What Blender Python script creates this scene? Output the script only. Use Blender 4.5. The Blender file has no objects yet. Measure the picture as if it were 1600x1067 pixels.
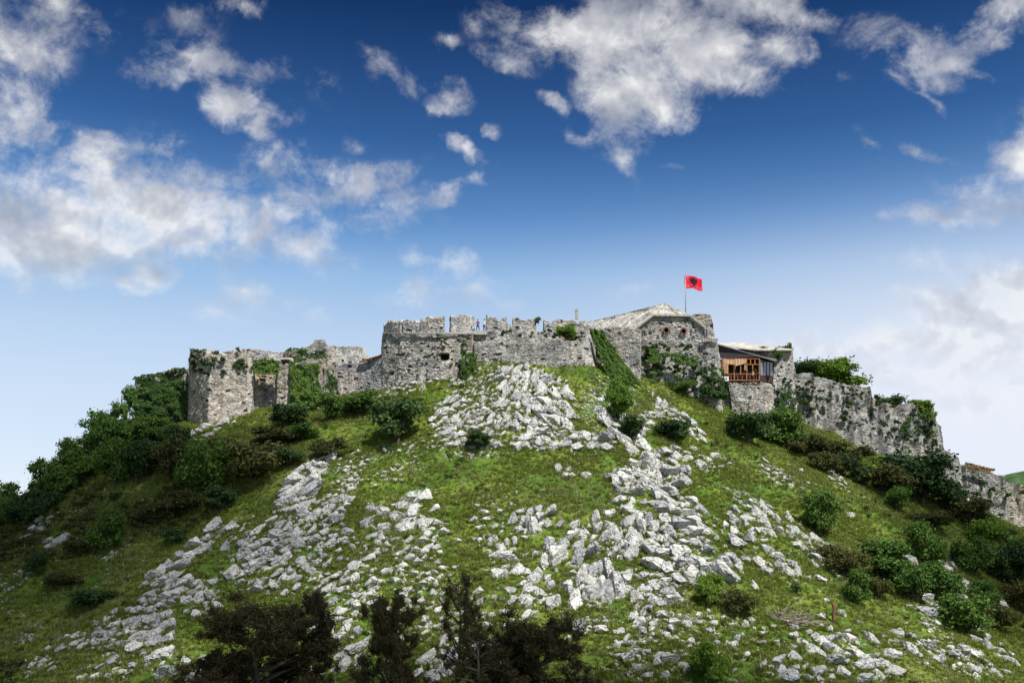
import bpy, math, random
import numpy as np
from mathutils import Vector, Matrix, Euler, noise as mnoise

# ------------------------------------------------------------------ camera, sky, sun, exposure
S = bpy.context.scene
C = S.collection
THETA = math.radians(11.5); F = 1555.56
cam_d = bpy.data.cameras.new('camera'); cam = bpy.data.objects.new('camera', cam_d); C.objects.link(cam)
cam_d.lens = 35; cam_d.sensor_width = 36; cam_d.clip_start = 1; cam_d.clip_end = 9000
cam.rotation_euler = (math.pi/2 + THETA, 0, 0); S.camera = cam
S.view_settings.view_transform = 'Standard'; S.view_settings.look = 'None'
S.view_settings.gamma = 1; S.view_settings.use_curve_mapping = False
S.view_settings.exposure = 0.54
S.cycles.max_bounces = 6; S.cycles.transparent_max_bounces = 12; S.cycles.volume_bounces = 0
S.cycles.use_denoising = True

SUN = Vector((0.34, -0.52, 0.92)).normalized()          # from the hill towards the sun
sun_d = bpy.data.lights.new('sun', 'SUN'); sun_d.energy = 4.6; sun_d.angle = math.radians(0.6); sun_d.color = (1, .965, .9)
sun = bpy.data.objects.new('sun', sun_d); C.objects.link(sun); sun.rotation_euler = SUN.to_track_quat('Z', 'Y').to_euler()
sun.location = (60, -60, 120)

def D(px, py):
    dx = (px-800)/F; dy = (533.5-py)/F
    return Vector((dx, math.cos(THETA)-math.sin(THETA)*dy, math.sin(THETA)+math.cos(THETA)*dy))
def P(px, py, Y):
    d = D(px, py); return d*(Y/d.y)

class NT:
    def __init__(s, nt): s.nt = nt; s.L = nt.links.new
    def n(s, t, **k):
        o = s.nt.nodes.new(t)
        for a, b in k.items(): setattr(o, a, b)
        return o
    def put(s, sock, v):
        if v is None: return
        if isinstance(v, bpy.types.NodeSocket): s.L(v, sock)
        else: sock.default_value = v
    def math(s, op, a, b=None, c=None, clamp=False):
        o = s.n('ShaderNodeMath', operation=op); o.use_clamp = clamp
        for i, v in enumerate((a, b, c)): s.put(o.inputs[i], v)
        return o.outputs[0]
    def vmath(s, op, a, b=None, sc=None):
        o = s.n('ShaderNodeVectorMath', operation=op)
        s.put(o.inputs[0], a); s.put(o.inputs[1], b)
        if sc is not None: s.put(o.inputs['Scale'], sc)
        return o.outputs['Value'] if op in ('DOT_PRODUCT', 'LENGTH') else o.outputs[0]
    def noise(s, vec, scale, detail=4, rough=.55, dist=0, col=False):
        o = s.n('ShaderNodeTexNoise'); s.put(o.inputs['Vector'], vec)
        o.inputs['Scale'].default_value = scale; o.inputs['Detail'].default_value = detail
        o.inputs['Roughness'].default_value = rough; o.inputs['Distortion'].default_value = dist
        return o.outputs['Color' if col else 'Fac']
    def ss(s, v, a, b, lo=0, hi=1):
        o = s.n('ShaderNodeMapRange', interpolation_type='SMOOTHSTEP'); s.put(o.inputs[0], v)
        for i, q in enumerate((a, b, lo, hi)): o.inputs[i+1].default_value = q
        return o.outputs[0]
    def mix(s, f, a, b, mode='MIX'):
        o = s.n('ShaderNodeMix', data_type='RGBA', blend_type=mode); o.clamp_factor = True
        s.put(o.inputs[0], f)
        for i, v in ((6, a), (7, b)):
            if isinstance(v, tuple) and len(v) == 3: v = (*v, 1)
            s.put(o.inputs[i], v)
        return o.outputs[2]
    def ramp(s, f, stops):
        o = s.n('ShaderNodeValToRGB'); s.put(o.inputs[0], f); e = o.color_ramp.elements
        while len(e) < len(stops): e.new(.5)
        for q, (p, c) in zip(e, stops): q.position = p; q.color = (*c, 1)
        return o.outputs[0]

world = bpy.data.worlds.new('World'); S.world = world; world.use_nodes = True
w = NT(world.node_tree); w.nt.nodes.clear()
sky = w.n('ShaderNodeTexSky', sky_type='NISHITA'); sky.sun_disc = False
sky.sun_elevation = math.asin(SUN.z); sky.sun_rotation = math.atan2(SUN.x, SUN.y)
sky.altitude = 600; sky.air_density = 1.0; sky.dust_density = .3; sky.ozone_density = 4.0
tc = w.n('ShaderNodeTexCoord').outputs['Generated']
STR = .1
sep = w.n('ShaderNodeSeparateXYZ'); w.L(tc, sep.inputs[0])
elev = sep.outputs['Z']
# clear deep blue overhead easing into pale vapour near the horizon
grade = w.ramp(elev, [(0.0, (.96, .82, .82)), (.13, (1.08, .94, .86)), (.21, (1.08, 1.05, .95)), (.26, (.98, 1.09, 1.05)), (.31, (.60, .82, .94)), (.39, (.22, .42, .62)), (.50, (.06, .165, .31)), (1, (.05, .15, .28))])
base = w.mix(1.0, sky.outputs[0], grade, 'MULTIPLY')
base = w.mix(w.ss(elev, .33, .13, 0, .55), base, (5.0, 5.6, 6.7))
# paler towards the right hand horizon, as thin vapour
azi = w.math('ARCTAN2', sep.outputs['X'], sep.outputs['Y'])
vap = w.math('MULTIPLY', w.ss(azi, -.15, .45), w.ss(elev, .36, .10))
base = w.mix(w.math('MULTIPLY', vap, .82), base, (5.8, 6.0, 6.7))
n1 = w.noise(tc, 7, 6, .62, col=True); n1b = w.noise(tc, 26, 4, .6, col=True)
warp = w.vmath('ADD', tc, w.vmath('SCALE', w.vmath('SUBTRACT', n1, (.5, .5, .5)), sc=.045))
warp = w.vmath('ADD', warp, w.vmath('SCALE', w.vmath('SUBTRACT', n1b, (.5, .5, .5)), sc=.022))
BL = [(0,40,110,70,30,1.0),(80,5,80,34,20,.6),(150,25,90,40,20,.4),(25,170,66,44,0,1.0),(372,160,50,34,-10,1.25),(408,200,18,16,0,.8),(430,180,40,20,-30,.4),(240,112,40,22,0,.75),
(300,55,50,50,60,.42),(300,95,40,22,30,.4),(400,97,56,22,0,.5),(330,98,30,20,0,.4),(390,15,44,20,0,.75),(80,240,90,44,-8,.8),(170,270,80,50,0,.7),(40,300,100,50,0,.6),(250,325,150,52,-12,1.15),(380,375,130,46,-14,1.1),(60,350,130,50,0,.9),(90,410,150,40,0,.8),
(200,370,110,40,-8,.8),(490,405,60,32,0,.7),(232,440,40,24,0,.75),(270,235,60,40,30,.32),(460,262,90,24,-12,.6),(560,285,110,32,-14,.8),(650,310,90,20,-14,.85),(600,350,80,20,-5,.55),(490,310,60,24,0,.4),(430,235,80,20,-12,.4),
(380,455,44,24,0,.6),(330,490,70,20,0,.45),(450,478,70,22,10,.5),(600,105,60,20,22,.75),(640,135,30,18,-50,.7),(700,155,46,30,10,.9),(735,245,46,16,25,1.15),(785,215,26,12,15,.8),(745,288,22,14,0,.5),(550,212,20,14,0,.45),
(475,95,26,26,0,.35),(505,130,26,26,0,.3),(655,402,30,14,20,.75),(706,412,38,22,-10,.9),(700,455,100,26,-6,.65),(660,440,40,18,10,.4),(790,478,50,18,-10,.45),(745,40,30,20,40,.55),(700,62,26,12,0,.4),(790,92,50,18,25,.7),
(850,50,90,42,25,.8),(905,40,60,40,0,.7),(1080,50,150,58,28,1.25),(1000,110,110,56,38,1.15),(950,180,70,34,45,.85),(1030,170,70,26,40,.6),(1200,5,100,26,22,1.1),(1120,100,70,26,35,.9),(1238,80,38,28,35,1.1),(865,170,32,11,38,.65),(915,225,50,12,35,.4),(975,250,50,12,48,.4),
(1400,65,80,34,20,.6),(1450,95,80,24,10,.6),(1560,25,90,40,-8,.85),(1530,75,60,20,0,.5),(1420,125,80,14,14,.45),(1530,115,60,9,35,.5),(1440,150,90,8,40,.35),(1322,132,16,11,0,.45),(1050,258,24,9,0,.5),(1345,230,30,10,38,.4),
(1455,240,56,12,25,.6),(1480,335,90,22,12,1.15),(1560,310,90,26,28,1.25),(1600,255,44,30,30,1.1),(1215,355,32,7,20,.35),(1570,430,150,30,22,.75),(1520,470,150,26,12,.5),(1450,540,240,40,3,.8),(1560,500,160,60,10,.8),(1580,620,140,50,10,.7),(1380,590,120,24,0,.5),(960,455,110,18,0,.38),(1310,540,120,20,0,.45),(30,490,160,20,0,.3),
(-260,250,260,120,10,.9),(-500,100,300,120,0,.8),(1900,200,260,120,10,.9),(2200,60,300,130,0,.8),(500,-350,300,120,20,.8),(1300,-500,300,160,10,.8),(-100,-400,260,120,0,.7)]
acc = None
for (bx, by, a, b, ang, st) in BL:
    c = D(bx, by).normalized(); right = c.cross(Vector((0, 0, 1))).normalized(); up = right.cross(c)
    t = math.radians(ang); m1 = right*math.cos(t)+up*math.sin(t); m2 = -right*math.sin(t)+up*math.cos(t)
    M = Matrix((c, m1, m2)).transposed()
    k = c.dot(D(800, 533.5).normalized())
    mp = w.n('ShaderNodeMapping', vector_type='TEXTURE'); w.L(warp, mp.inputs[0])
    mp.inputs['Location'].default_value = c; mp.inputs['Rotation'].default_value = M.to_euler()
    mp.inputs['Scale'].default_value = (1.2, 1.36*a/F*k, 1.42*b/F*k)
    g = w.n('ShaderNodeTexGradient', gradient_type='SPHERICAL'); w.L(mp.outputs[0], g.inputs[0])
    acc = w.math('MULTIPLY_ADD', g.outputs['Fac'], st, acc if acc is not None else 0.0)
# the rest of the sky, away from the view, keeps the same loose cover
far = w.math('MULTIPLY', w.ss(w.vmath('DOT_PRODUCT', tc, Vector(D(800, 250).normalized())), .78, .55), .42)
acc = w.math('ADD', acc, far)
fb = w.noise(tc, 17, 10, .64, .25)
fb_s = w.noise(tc, 15, 4, .5, .15); fb2 = w.noise(w.vmath('ADD', tc, (.004, 0, .014)), 15, 4, .5, .15)
accs = w.math('MINIMUM', acc, 1.08)
fine = w.noise(w.vmath('MULTIPLY', warp, (1, 1, 1.8)), 38, 6, .65, .4)
dens = w.math('ADD', accs, w.math('MULTIPLY', w.math('ADD', w.math('SUBTRACT', fb, .54), w.math('MULTIPLY', w.math('SUBTRACT', fine, .5), .30)), w.ss(elev, .12, .36, 1.5, 3.3)))
alpha = w.math('MULTIPLY', w.ss(dens, -.12, 1.38), .96)
alpha = w.math('MULTIPLY', alpha, w.ss(acc, .0, .30))
alpha = w.math('MULTIPLY', alpha, w.ss(elev, .08, .36, .62, .97))
thick = w.math('MULTIPLY', w.ss(dens, .5, 1.4), w.ss(elev, .20, .36, .15, 1))
lit = w.math('ADD', w.math('MULTIPLY', w.math('SUBTRACT', fb_s, fb2), 4.5), .72)
big = w.noise(warp, 6, 3, .5)
lit = w.math('SUBTRACT', lit, w.math('MULTIPLY', thick, w.ss(big, .40, .68, 0, .55)))
lit = w.math('ADD', lit, w.ss(elev, .30, .12, 0, .28), clamp=True)
ccol = w.ramp(lit, [(0, (2.8, 3.0, 3.4)), (.45, (3.9, 4.0, 4.3)), (.8, (5.2, 5.2, 5.3)), (1, (6.5, 6.45, 6.4))])
allc = w.mix(alpha, base, ccol)
bg = w.n('ShaderNodeBackground'); w.L(allc, bg.inputs[0]); bg.inputs[1].default_value = STR
wo = w.n('ShaderNodeOutputWorld'); w.L(bg.outputs[0], wo.inputs[0])

# ------------------------------------------------------------------ helpers
rng = np.random.default_rng(7); random.seed(7)
def hsh(i, j, k=0):
    i = np.asarray(i, np.int64); j = np.asarray(j, np.int64)
    h = (i*374761393 + j*668265263 + k*2147483647 + 1274126177) & 0xffffffff
    h = ((h ^ (h >> 13))*1274126177) & 0xffffffff
    h = (h ^ (h >> 16)) & 0xffffff
    return h/float(0xffffff)
def vn(x, y, k=0):
    xi = np.floor(x); yi = np.floor(y); u = x-xi; v = y-yi
    u = u*u*(3-2*u); v = v*v*(3-2*v); xi = xi.astype(np.int64); yi = yi.astype(np.int64)
    a = hsh(xi, yi, k); b = hsh(xi+1, yi, k); c = hsh(xi, yi+1, k); d = hsh(xi+1, yi+1, k)
    return (a*(1-u)+b*u)*(1-v)+(c*(1-u)+d*u)*v
def fbm(x, y, o=4, k=0):
    r = 0; a = .5; t = 0
    for i in range(o): r = r+a*vn(x, y, k+i*7); t += a; a *= .5; x = x*2.03+3.1; y = y*2.03+1.7
    return r/t
def sstep(x, a, b): t = np.clip((x-a)/(b-a), 0, 1); return t*t*(3-2*t)
def voro(x, y, k=0):
    xi = np.floor(x).astype(np.int64); yi = np.floor(y).astype(np.int64)
    f1 = np.full(np.shape(x), 9.); f2 = np.full(np.shape(x), 9.); cid = np.zeros(np.shape(x))
    for a in (-1, 0, 1):
        for b in (-1, 0, 1):
            ci = xi+a; cj = yi+b
            d = np.hypot(ci+hsh(ci, cj, k)-x, cj+hsh(ci, cj, k+1)-y)
            near = d < f1
            f2 = np.where(near, f1, np.minimum(f2, d)); cid = np.where(near, hsh(ci, cj, k+2), cid); f1 = np.where(near, d, f1)
    return f1, f2, cid

def mesh_np(name, V, Q, mat=None, col=None, smooth=True, mats=None, midx=None, attrs=None):
    V = np.asarray(V, np.float32); Q = np.asarray(Q, np.int32); me = bpy.data.meshes.new(name)
    k = Q.shape[1]; me.vertices.add(len(V)); me.vertices.foreach_set('co', V.ravel())
    me.loops.add(Q.size); me.loops.foreach_set('vertex_index', Q.ravel())
    me.polygons.add(len(Q)); me.polygons.foreach_set('loop_start', np.arange(0, Q.size, k, dtype=np.int32))
    me.polygons.foreach_set('use_smooth', np.full(len(Q), smooth))
    me.update(calc_edges=True)
    if mat: me.materials.append(mat)
    for m in mats or (): me.materials.append(m)
    if midx is not None: me.polygons.foreach_set('material_index', np.asarray(midx, np.int32))
    if col is not None:
        a = me.color_attributes.new('Col', 'FLOAT_COLOR', 'POINT')
        a.data.foreach_set('color', np.concatenate([col, np.ones((len(V), 1))], 1).astype(np.float32).ravel())
    for an, av in (attrs or {}).items():
        a = me.attributes.new(an, 'FLOAT', 'POINT'); a.data.foreach_set('value', np.asarray(av, np.float32))
    return me
def link(name, me, parent=None, loc=None, rot=None, scale=None):
    o = bpy.data.objects.new(name, me); C.objects.link(o)
    if parent: o.parent = parent
    if loc is not None: o.location = loc
    if rot is not None: o.rotation_euler = rot
    if scale is not None: o.scale = scale
    return o
def tag(o, label, cat, group=None):
    o['label'] = label; o['category'] = cat
    if group: o['group'] = group
    return o
def thing(name, loc, label, cat, group=None, rot=(0, 0, 0)):
    o = bpy.data.objects.new(name, None); C.objects.link(o); o.location = loc; o.rotation_euler = rot; o.empty_display_size = .3
    return tag(o, label, cat, group)
class MB:
    def __init__(s): s.v = []; s.f = []; s.m = []
    def box(s, c, size, R=None, m=0):
        b = len(s.v); R = R or Matrix.Identity(3)
        for i in (-1, 1):
            for j in (-1, 1):
                for k in (-1, 1): s.v.append(Vector(c)+R@Vector((i*size[0]/2, j*size[1]/2, k*size[2]/2)))
        for q in ((0,1,3,2),(4,6,7,5),(0,4,5,1),(2,3,7,6),(0,2,6,4),(1,5,7,3)): s.f.append([b+i for i in q]); s.m.append(m)
    def bar(s, p, q, wd, dp=None, m=0):
        p = Vector(p); q = Vector(q); d = q-p; R = d.to_track_quat('Z', 'Y').to_matrix()
        s.box((p+q)/2, (wd, dp or wd, d.length), R, m)
    def poly(s, pts, off, m=0):
        b = len(s.v); n = len(pts); off = Vector(off)
        s.v += [Vector(p) for p in pts]+[Vector(p)+off for p in pts]
        s.f.append(list(range(b, b+n))); s.f.append(list(range(b+2*n-1, b+n-1, -1))); s.m += [m, m]
        for i in range(n): j = (i+1) % n; s.f.append([b+i, b+n+i, b+n+j, b+j]); s.m.append(m)
    def tube(s, pts, rad, n=6, m=0):
        b = len(s.v); pts = [Vector(p) for p in pts]
        for i, p in enumerate(pts):
            d = (pts[min(i+1, len(pts)-1)]-pts[max(i-1, 0)]).normalized()
            a = d.orthogonal().normalized(); c = d.cross(a)
            for k in range(n):
                t = 2*math.pi*k/n; s.v.append(p+(a*math.cos(t)+c*math.sin(t))*rad[i])
        for i in range(len(pts)-1):
            for k in range(n):
                k2 = (k+1) % n; s.f.append([b+i*n+k, b+i*n+k2, b+(i+1)*n+k2, b+(i+1)*n+k]); s.m.append(m)
        s.f.append([b+k for k in range(n)][::-1]); s.f.append([b+(len(pts)-1)*n+k for k in range(n)]); s.m += [m, m]
    def mesh(s, name, *mats, smooth=False):
        me = bpy.data.meshes.new(name); me.from_pydata([tuple(v) for v in s.v], [], s.f)
        for m in mats: me.materials.append(m)
        me.polygons.foreach_set('material_index', s.m)
        if smooth: me.polygons.foreach_set('use_smooth', [True]*len(s.f))
        me.update(); return me
    def build(s, name, parent, *mats, smooth=False): return link(name, s.mesh(name, *mats, smooth=smooth), parent)

# ------------------------------------------------------------------ materials
def mat(name, fn, rough=.9, spec=.25):
    m = bpy.data.materials.new(name); m.use_nodes = True; t = NT(m.node_tree); t.nt.nodes.clear()
    bs = t.n('ShaderNodeBsdfPrincipled'); bs.inputs['Roughness'].default_value = rough; bs.inputs['Specular IOR Level'].default_value = spec
    out = t.n('ShaderNodeOutputMaterial'); t.L(bs.outputs[0], out.inputs[0]); fn(t, bs, out); return m
def bump(t, bs, h, dist, st=1.0):
    b = t.n('ShaderNodeBump'); b.inputs['Distance'].default_value = dist; b.inputs['Strength'].default_value = st
    t.L(h, b.inputs['Height']); t.L(b.outputs[0], bs.inputs['Normal'])
def plain(name, c, rough=.8, var=.25, sc=8, spec=.25, metal=0):
    def fn(t, bs, out):
        o = t.n('ShaderNodeTexCoord').outputs['Object']; n = t.noise(o, sc, 5)
        lo = tuple(x*(1-var) for x in c); hi = tuple(min(1, x*(1+var)) for x in c)
        t.L(t.ramp(n, [(.3, lo), (.7, hi)]), bs.inputs['Base Color']); bs.inputs['Metallic'].default_value = metal
    return mat(name, fn, rough, spec)

def f_wall(t, bs, out):
    a = t.n('ShaderNodeVertexColor', layer_name='Col').outputs[0]
    g = t.n('ShaderNodeNewGeometry').outputs['Position']
    n = t.noise(g, 3.5, 7, .65); n2 = t.noise(g, .55, 4, .6)
    c = t.mix(1, a, t.ramp(n, [(.25, (.55, .55, .56)), (.5, (1, 1, 1)), (.75, (1.25, 1.25, 1.24))]), 'MULTIPLY')
    c = t.mix(1, c, t.ramp(n2, [(.32, (.58, .59, .62)), (.5, (.92, .92, .93)), (.62, (1.08, 1.06, 1.03))]), 'MULTIPLY')
    t.L(c, bs.inputs['Base Color']); bump(t, bs, n, .10)
M_WALL = mat('weathered_masonry', f_wall, .95, .15)

def rock_color(t, pos, rnd=None):
    n = t.noise(pos, 1.3, 8, .68); n2 = t.noise(pos, 5.0, 7, .75); n3 = t.noise(pos, .35, 3)
    c = t.ramp(n, [(.28, (.19, .19, .195)), (.40, (.41, .41, .41)), (.52, (.57, .57, .56)), (.70, (.70, .695, .68))])
    c = t.mix(1, c, t.ramp(n2, [(.36, (.26, .26, .28)), (.46, (.92, .92, .92)), (.7, (1.12, 1.12, 1.1))]), 'MULTIPLY')
    c = t.mix(t.ss(n3, .5, .75, 0, .45), c, (.34, .31, .24))
    v = t.n('ShaderNodeTexVoronoi', feature='DISTANCE_TO_EDGE'); v.inputs['Scale'].default_value = .95
    wv = t.vmath('ADD', pos, t.vmath('SCALE', t.noise(pos, 1.2, 4, col=True), sc=1.2)); t.L(wv, v.inputs['Vector'])
    cr = t.math('MAXIMUM', t.ss(v.outputs['Distance'], 0, .028), t.ss(n3, .50, .58))
    c = t.mix(cr, (.07, .068, .06), c)
    h = t.math('ADD', t.math('MULTIPLY', n, .9), t.math('ADD', t.math('MULTIPLY', n2, .35), t.math('MULTIPLY', cr, .35)))
    return c, h
def f_rock(t, bs, out):
    g = t.n('ShaderNodeNewGeometry').outputs['Position']; c, h = rock_color(t, g)
    r = t.n('ShaderNodeObjectInfo').outputs['Random']
    c = t.mix(1, c, t.ramp(r, [(0, (.72, .73, .76)), (.5, (.95, .95, .94)), (1, (1.12, 1.1, 1.06))]), 'MULTIPLY')
    t.L(c, bs.inputs['Base Color']); bump(t, bs, h, .30)
M_ROCK = mat('grey_limestone', f_rock, .92, .15)

def f_ground(t, bs, out):
    g = t.n('ShaderNodeNewGeometry').outputs['Position']
    rk = t.n('ShaderNodeAttribute', attribute_name='rock').outputs['Fac']
    he = t.n('ShaderNodeAttribute', attribute_name='heath').outputs['Fac']
    a = t.noise(g, .16, 5, .6); b = t.noise(g, .9, 6, .7); c3 = t.noise(g, 4, 5, .7)
    gr = t.ramp(a, [(.30, (.055, .115, .020)), (.46, (.095, .175, .026)), (.58, (.150, .205, .034)), (.72, (.20, .225, .055))])
    gr = t.mix(1, gr, t.ramp(b, [(.28, (.60, .60, .52)), (.5, (1, 1, 1)), (.72, (1.2, 1.15, 1.0))]), 'MULTIPLY')
    gr = t.mix(1, gr, t.ramp(c3, [(.3, (.55, .55, .5)), (.55, (1.1, 1.1, 1.1))]), 'MULTIPLY')
    gr = t.mix(t.ss(t.noise(g, .28, 6, .75), .56, .74, 0, .5), gr, (.26, .27, .12))
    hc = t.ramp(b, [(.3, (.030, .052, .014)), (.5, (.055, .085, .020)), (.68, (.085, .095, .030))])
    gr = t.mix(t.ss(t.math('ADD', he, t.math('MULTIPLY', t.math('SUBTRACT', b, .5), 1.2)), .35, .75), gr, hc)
    soil = t.ss(t.noise(g, .7, 7, .75), .60, .70)
    gr = t.mix(t.math('MULTIPLY', soil, .35), gr, (.10, .08, .045))
    rc, h = rock_color(t, g)
    k = t.ss(t.math('ADD', rk, t.math('MULTIPLY', t.math('SUBTRACT', c3, .5), .5)), .42, .56)
    t.L(t.mix(k, gr, rc), bs.inputs['Base Color']); bump(t, bs, t.math('ADD', h, c3), .22)
M_GROUND = mat('grass_and_bedrock', f_ground, .95, .1)

def leafmat(name, stops, trans=.3, nw=.55):
    def fn(t, bs, out):
        r = t.n('ShaderNodeObjectInfo').outputs['Random']; g = t.n('ShaderNodeNewGeometry')
        n = t.noise(g.outputs['Position'], 1.1, 4, .6); ri = g.outputs['Random Per Island']
        f = t.math('ADD', t.math('ADD', t.math('MULTIPLY', n, nw), (.55-nw)*.5), t.math('ADD', t.math('MULTIPLY', ri, .35), t.math('MULTIPLY', r, .22)))
        c = t.ramp(f, stops); t.L(c, bs.inputs['Base Color'])
        tr = t.n('ShaderNodeBsdfTranslucent'); t.L(c, tr.inputs[0]); mx = t.n('ShaderNodeMixShader'); mx.inputs[0].default_value = trans
        t.L(bs.outputs[0], mx.inputs[1]); t.L(tr.outputs[0], mx.inputs[2]); t.L(mx.outputs[0], out.inputs[0])
    return mat(name, fn, .7, .2)
M_LEAF = leafmat('green_leaves', [(.2, (0.033, 0.075, 0.015)), (.5, (0.068, 0.138, 0.024)), (.8, (0.128, 0.210, 0.038))])
M_LEAFB = leafmat('bright_green_leaves', [(.2, (0.058, 0.124, 0.016)), (.5, (0.111, 0.202, 0.023)), (.8, (0.182, 0.273, 0.039))], .35)
M_LEAFD = leafmat('dark_evergreen_leaves', [(.2, (0.016, 0.038, 0.013)), (.5, (0.035, 0.072, 0.022)), (.8, (0.072, 0.120, 0.032))], .2)
M_LEAFBR = leafmat('olive_brown_leaves', [(.2, (.030, .040, .012)), (.5, (.062, .074, .020)), (.8, (.115, .108, .032))], .25)
M_PINE = leafmat('dark_pine_needles', [(.2, (.022, .020, .010)), (.5, (.048, .040, .018)), (.8, (.085, .068, .028))], .25)
M_IVY = leafmat('ivy_leaves', [(.2, (0.015, 0.039, 0.009)), (.5, (0.033, 0.075, 0.015)), (.8, (0.068, 0.128, 0.024))], .15)
M_GRASS = leafmat('grass_blades', [(.2, (.060, .120, .018)), (.45, (.120, .195, .028)), (.65, (.200, .250, .042)), (.85, (.32, .32, .12))],.35, .28)
M_STRAW = leafmat('seeding_grass', [(.2, (.16, .19, .06)), (.8, (.34, .33, .16))], .35)
M_HEATH = leafmat('heath_twigs', [(.2, (.026, .042, .012)), (.5, (.055, .080, .020)), (.85, (.110, .105, .032))], .25)
M_DRY = leafmat('dry_grass', [(.2, (.16, .11, .05)), (.8, (.32, .22, .10))], .3)
M_BARK = plain('bark', (.085, .065, .048), .95, .4, 6)
M_DEAD = plain('bleached_dead_wood', (.25, .21, .18), .9, .35, 6)
M_WOOD = plain('orange_varnished_timber', (.38, .14, .045), .6, .35, 4)
M_DARKW = plain('dark_stained_boards', (.035, .030, .040), .7, .4, 5)
M_INNER = plain('interior_shade_and_shoes', (.02, .018, .017), .9, .3, 3)  # interior shade put into a near-black colour; shoes share it
M_CLOTH = plain('tan_curtain_cloth', (.50, .33, .21), .9, .25, 3)
M_WHITE = plain('white_enamel', (.75, .75, .74), .5, .06, 3)
M_STONE = plain('grey_dressed_stone', (.34, .33, .31), .95, .35, 3)
M_CONC = plain('pale_concrete', (.42, .39, .35), .9, .35, 1.2)
M_TILE = plain('red_clay_tile', (.30, .12, .07), .9, .35, 3)
M_BRICK = plain('red_brick', (.17, .085, .065), .9, .35, 5)
M_METAL = plain('grey_pole_metal', (.30, .30, .32), .5, .15, 3, .5, .4)
M_HOLE = plain('painted_opening_shade', (.035, .030, .028), .95, .3, 3)  # near black to stand for shade in an opening; assigned to no mesh
M_SKIN = plain('skin', (.45, .27, .19), .6, .08, 5)
M_HAIR = plain('dark_hair', (.02, .014, .012), .6, .2, 20)
def f_glass(t, bs, out):
    bs.inputs['Base Color'].default_value = (.16, .18, .24, 1); bs.inputs['Roughness'].default_value = .12
M_GLASS = mat('window_glass', f_glass, .12, .5)

# ------------------------------------------------------------------ terrain
CP = [(800,568,134.5),(740,572,134.5),(925,574,136),(870,572,135),(735,592,133.5),(690,597,133),(650,600,133.8),(600,616,136.5),(560,616,138.5),(500,638,135.5),(450,642,134),(400,642,134.5),(345,662,131.5),(328,668,130.5),
(295,660,135.5),(250,662,138),(212,655,140),(180,672,139),(150,688,137),(120,712,135),(90,738,133),(40,795,129),(0,818,127),(-80,880,122),
(680,690,119.5),(760,700,118),(840,706,117.5),(920,706,117.5),(985,706,118.5),(740,640,126.5),(830,625,127),(900,640,126.5),(960,650,127),(1000,604,136),
(850,725,116),(700,725,116),(600,735,116),(850,790,106),(700,790,107),(780,830,101),(650,660,124),(620,640,130),(620,700,120),(560,660,128),(520,700,121),(450,690,124),
(450,735,115),(400,740,117),(430,800,107),(350,760,117),(350,830,107.5),(300,870,103),(240,930,96),(190,1000,89),(120,1067,84),(300,740,121),(250,760,120),(200,780,119.5),(200,720,128),(150,820,114),(100,830,116),(60,850,113),(0,870,109),
(150,900,104),(80,960,98),(0,960,99),(0,1067,86),(-150,960,100),(330,950,93),(300,1067,81),(500,850,101),(500,950,90),(500,1067,79.5),(650,900,93),(650,1000,83),(800,1067,78),(800,950,87),(800,880,95),(950,860,98),(950,960,86.5),(950,1067,77.5),
(1060,660,129),(1030,700,119.5),(1080,740,114.5),(1060,620,137),(1100,640,137.5),(1130,665,134),(1160,655,140),(1200,660,143),(1245,658,147),(1140,705,124),(1200,712,127),(1300,678,149.5),(1380,712,151.5),(1425,728,153.5),(1475,765,156.5),(1510,790,160),(1560,820,163),(1610,842,166),
(1150,760,115),(1250,750,121),(1350,780,124),(1300,728,137),(1345,706,150.5),(1270,676,148),(1440,752,154),(1440,800,131),(1100,820,104),(1200,830,105.5),(1300,850,109),(1400,860,115),(1500,860,126),(1600,890,132),(1100,920,91),(1200,920,93),(1300,930,96),(1400,930,101),(1500,940,107),(1600,970,112),
(1100,1067,77.5),(1250,1067,79),(1400,1067,82),(1550,1067,87),(1650,1067,92),(1200,980,86),(1350,1000,88),(1480,1010,94),(1720,900,140)]
cw = np.array([tuple(P(*c)) for c in CP])
extra = np.array([(-160,100,-28),(-120,60,-28),(160,100,-26),(130,60,-27),(0,60,-19.5),(-50,62,-22),(50,60,-19),(0,30,-27),(0,152,25),(-20,150,22),(-32,150,19),(-42,148,16),(-50,150,10),(-66,148,4),(-76,150,-6),(-75,170,-16),(-40,190,-4),(15,160,27),(22,150,27),(30,156,22),
(42,160,17),(52,166,13),(62,172,8),(70,178,4),(90,185,-4),(120,190,-14),(0,200,14),(0,250,-10),(-80,240,-28),(120,250,-28),(0,300,-28),(40,200,10),(-120,160,-28)], float)
cw = np.concatenate([cw, extra])
def tps_k(r2): return np.where(r2 > 0, .5*r2*np.log(np.maximum(r2, 1e-12)), 0)
sc_ = 50.
X0 = cw[:, :2]/sc_; n_ = len(cw)
K = tps_k(((X0[:, None]-X0[None])**2).sum(-1))+np.eye(n_)*4e-4
Pm = np.concatenate([np.ones((n_, 1)), X0], 1)
A = np.zeros((n_+3, n_+3)); A[:n_, :n_] = K; A[:n_, n_:] = Pm; A[n_:, :n_] = Pm.T
sol = np.linalg.solve(A, np.concatenate([cw[:, 2], np.zeros(3)]))
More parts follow.
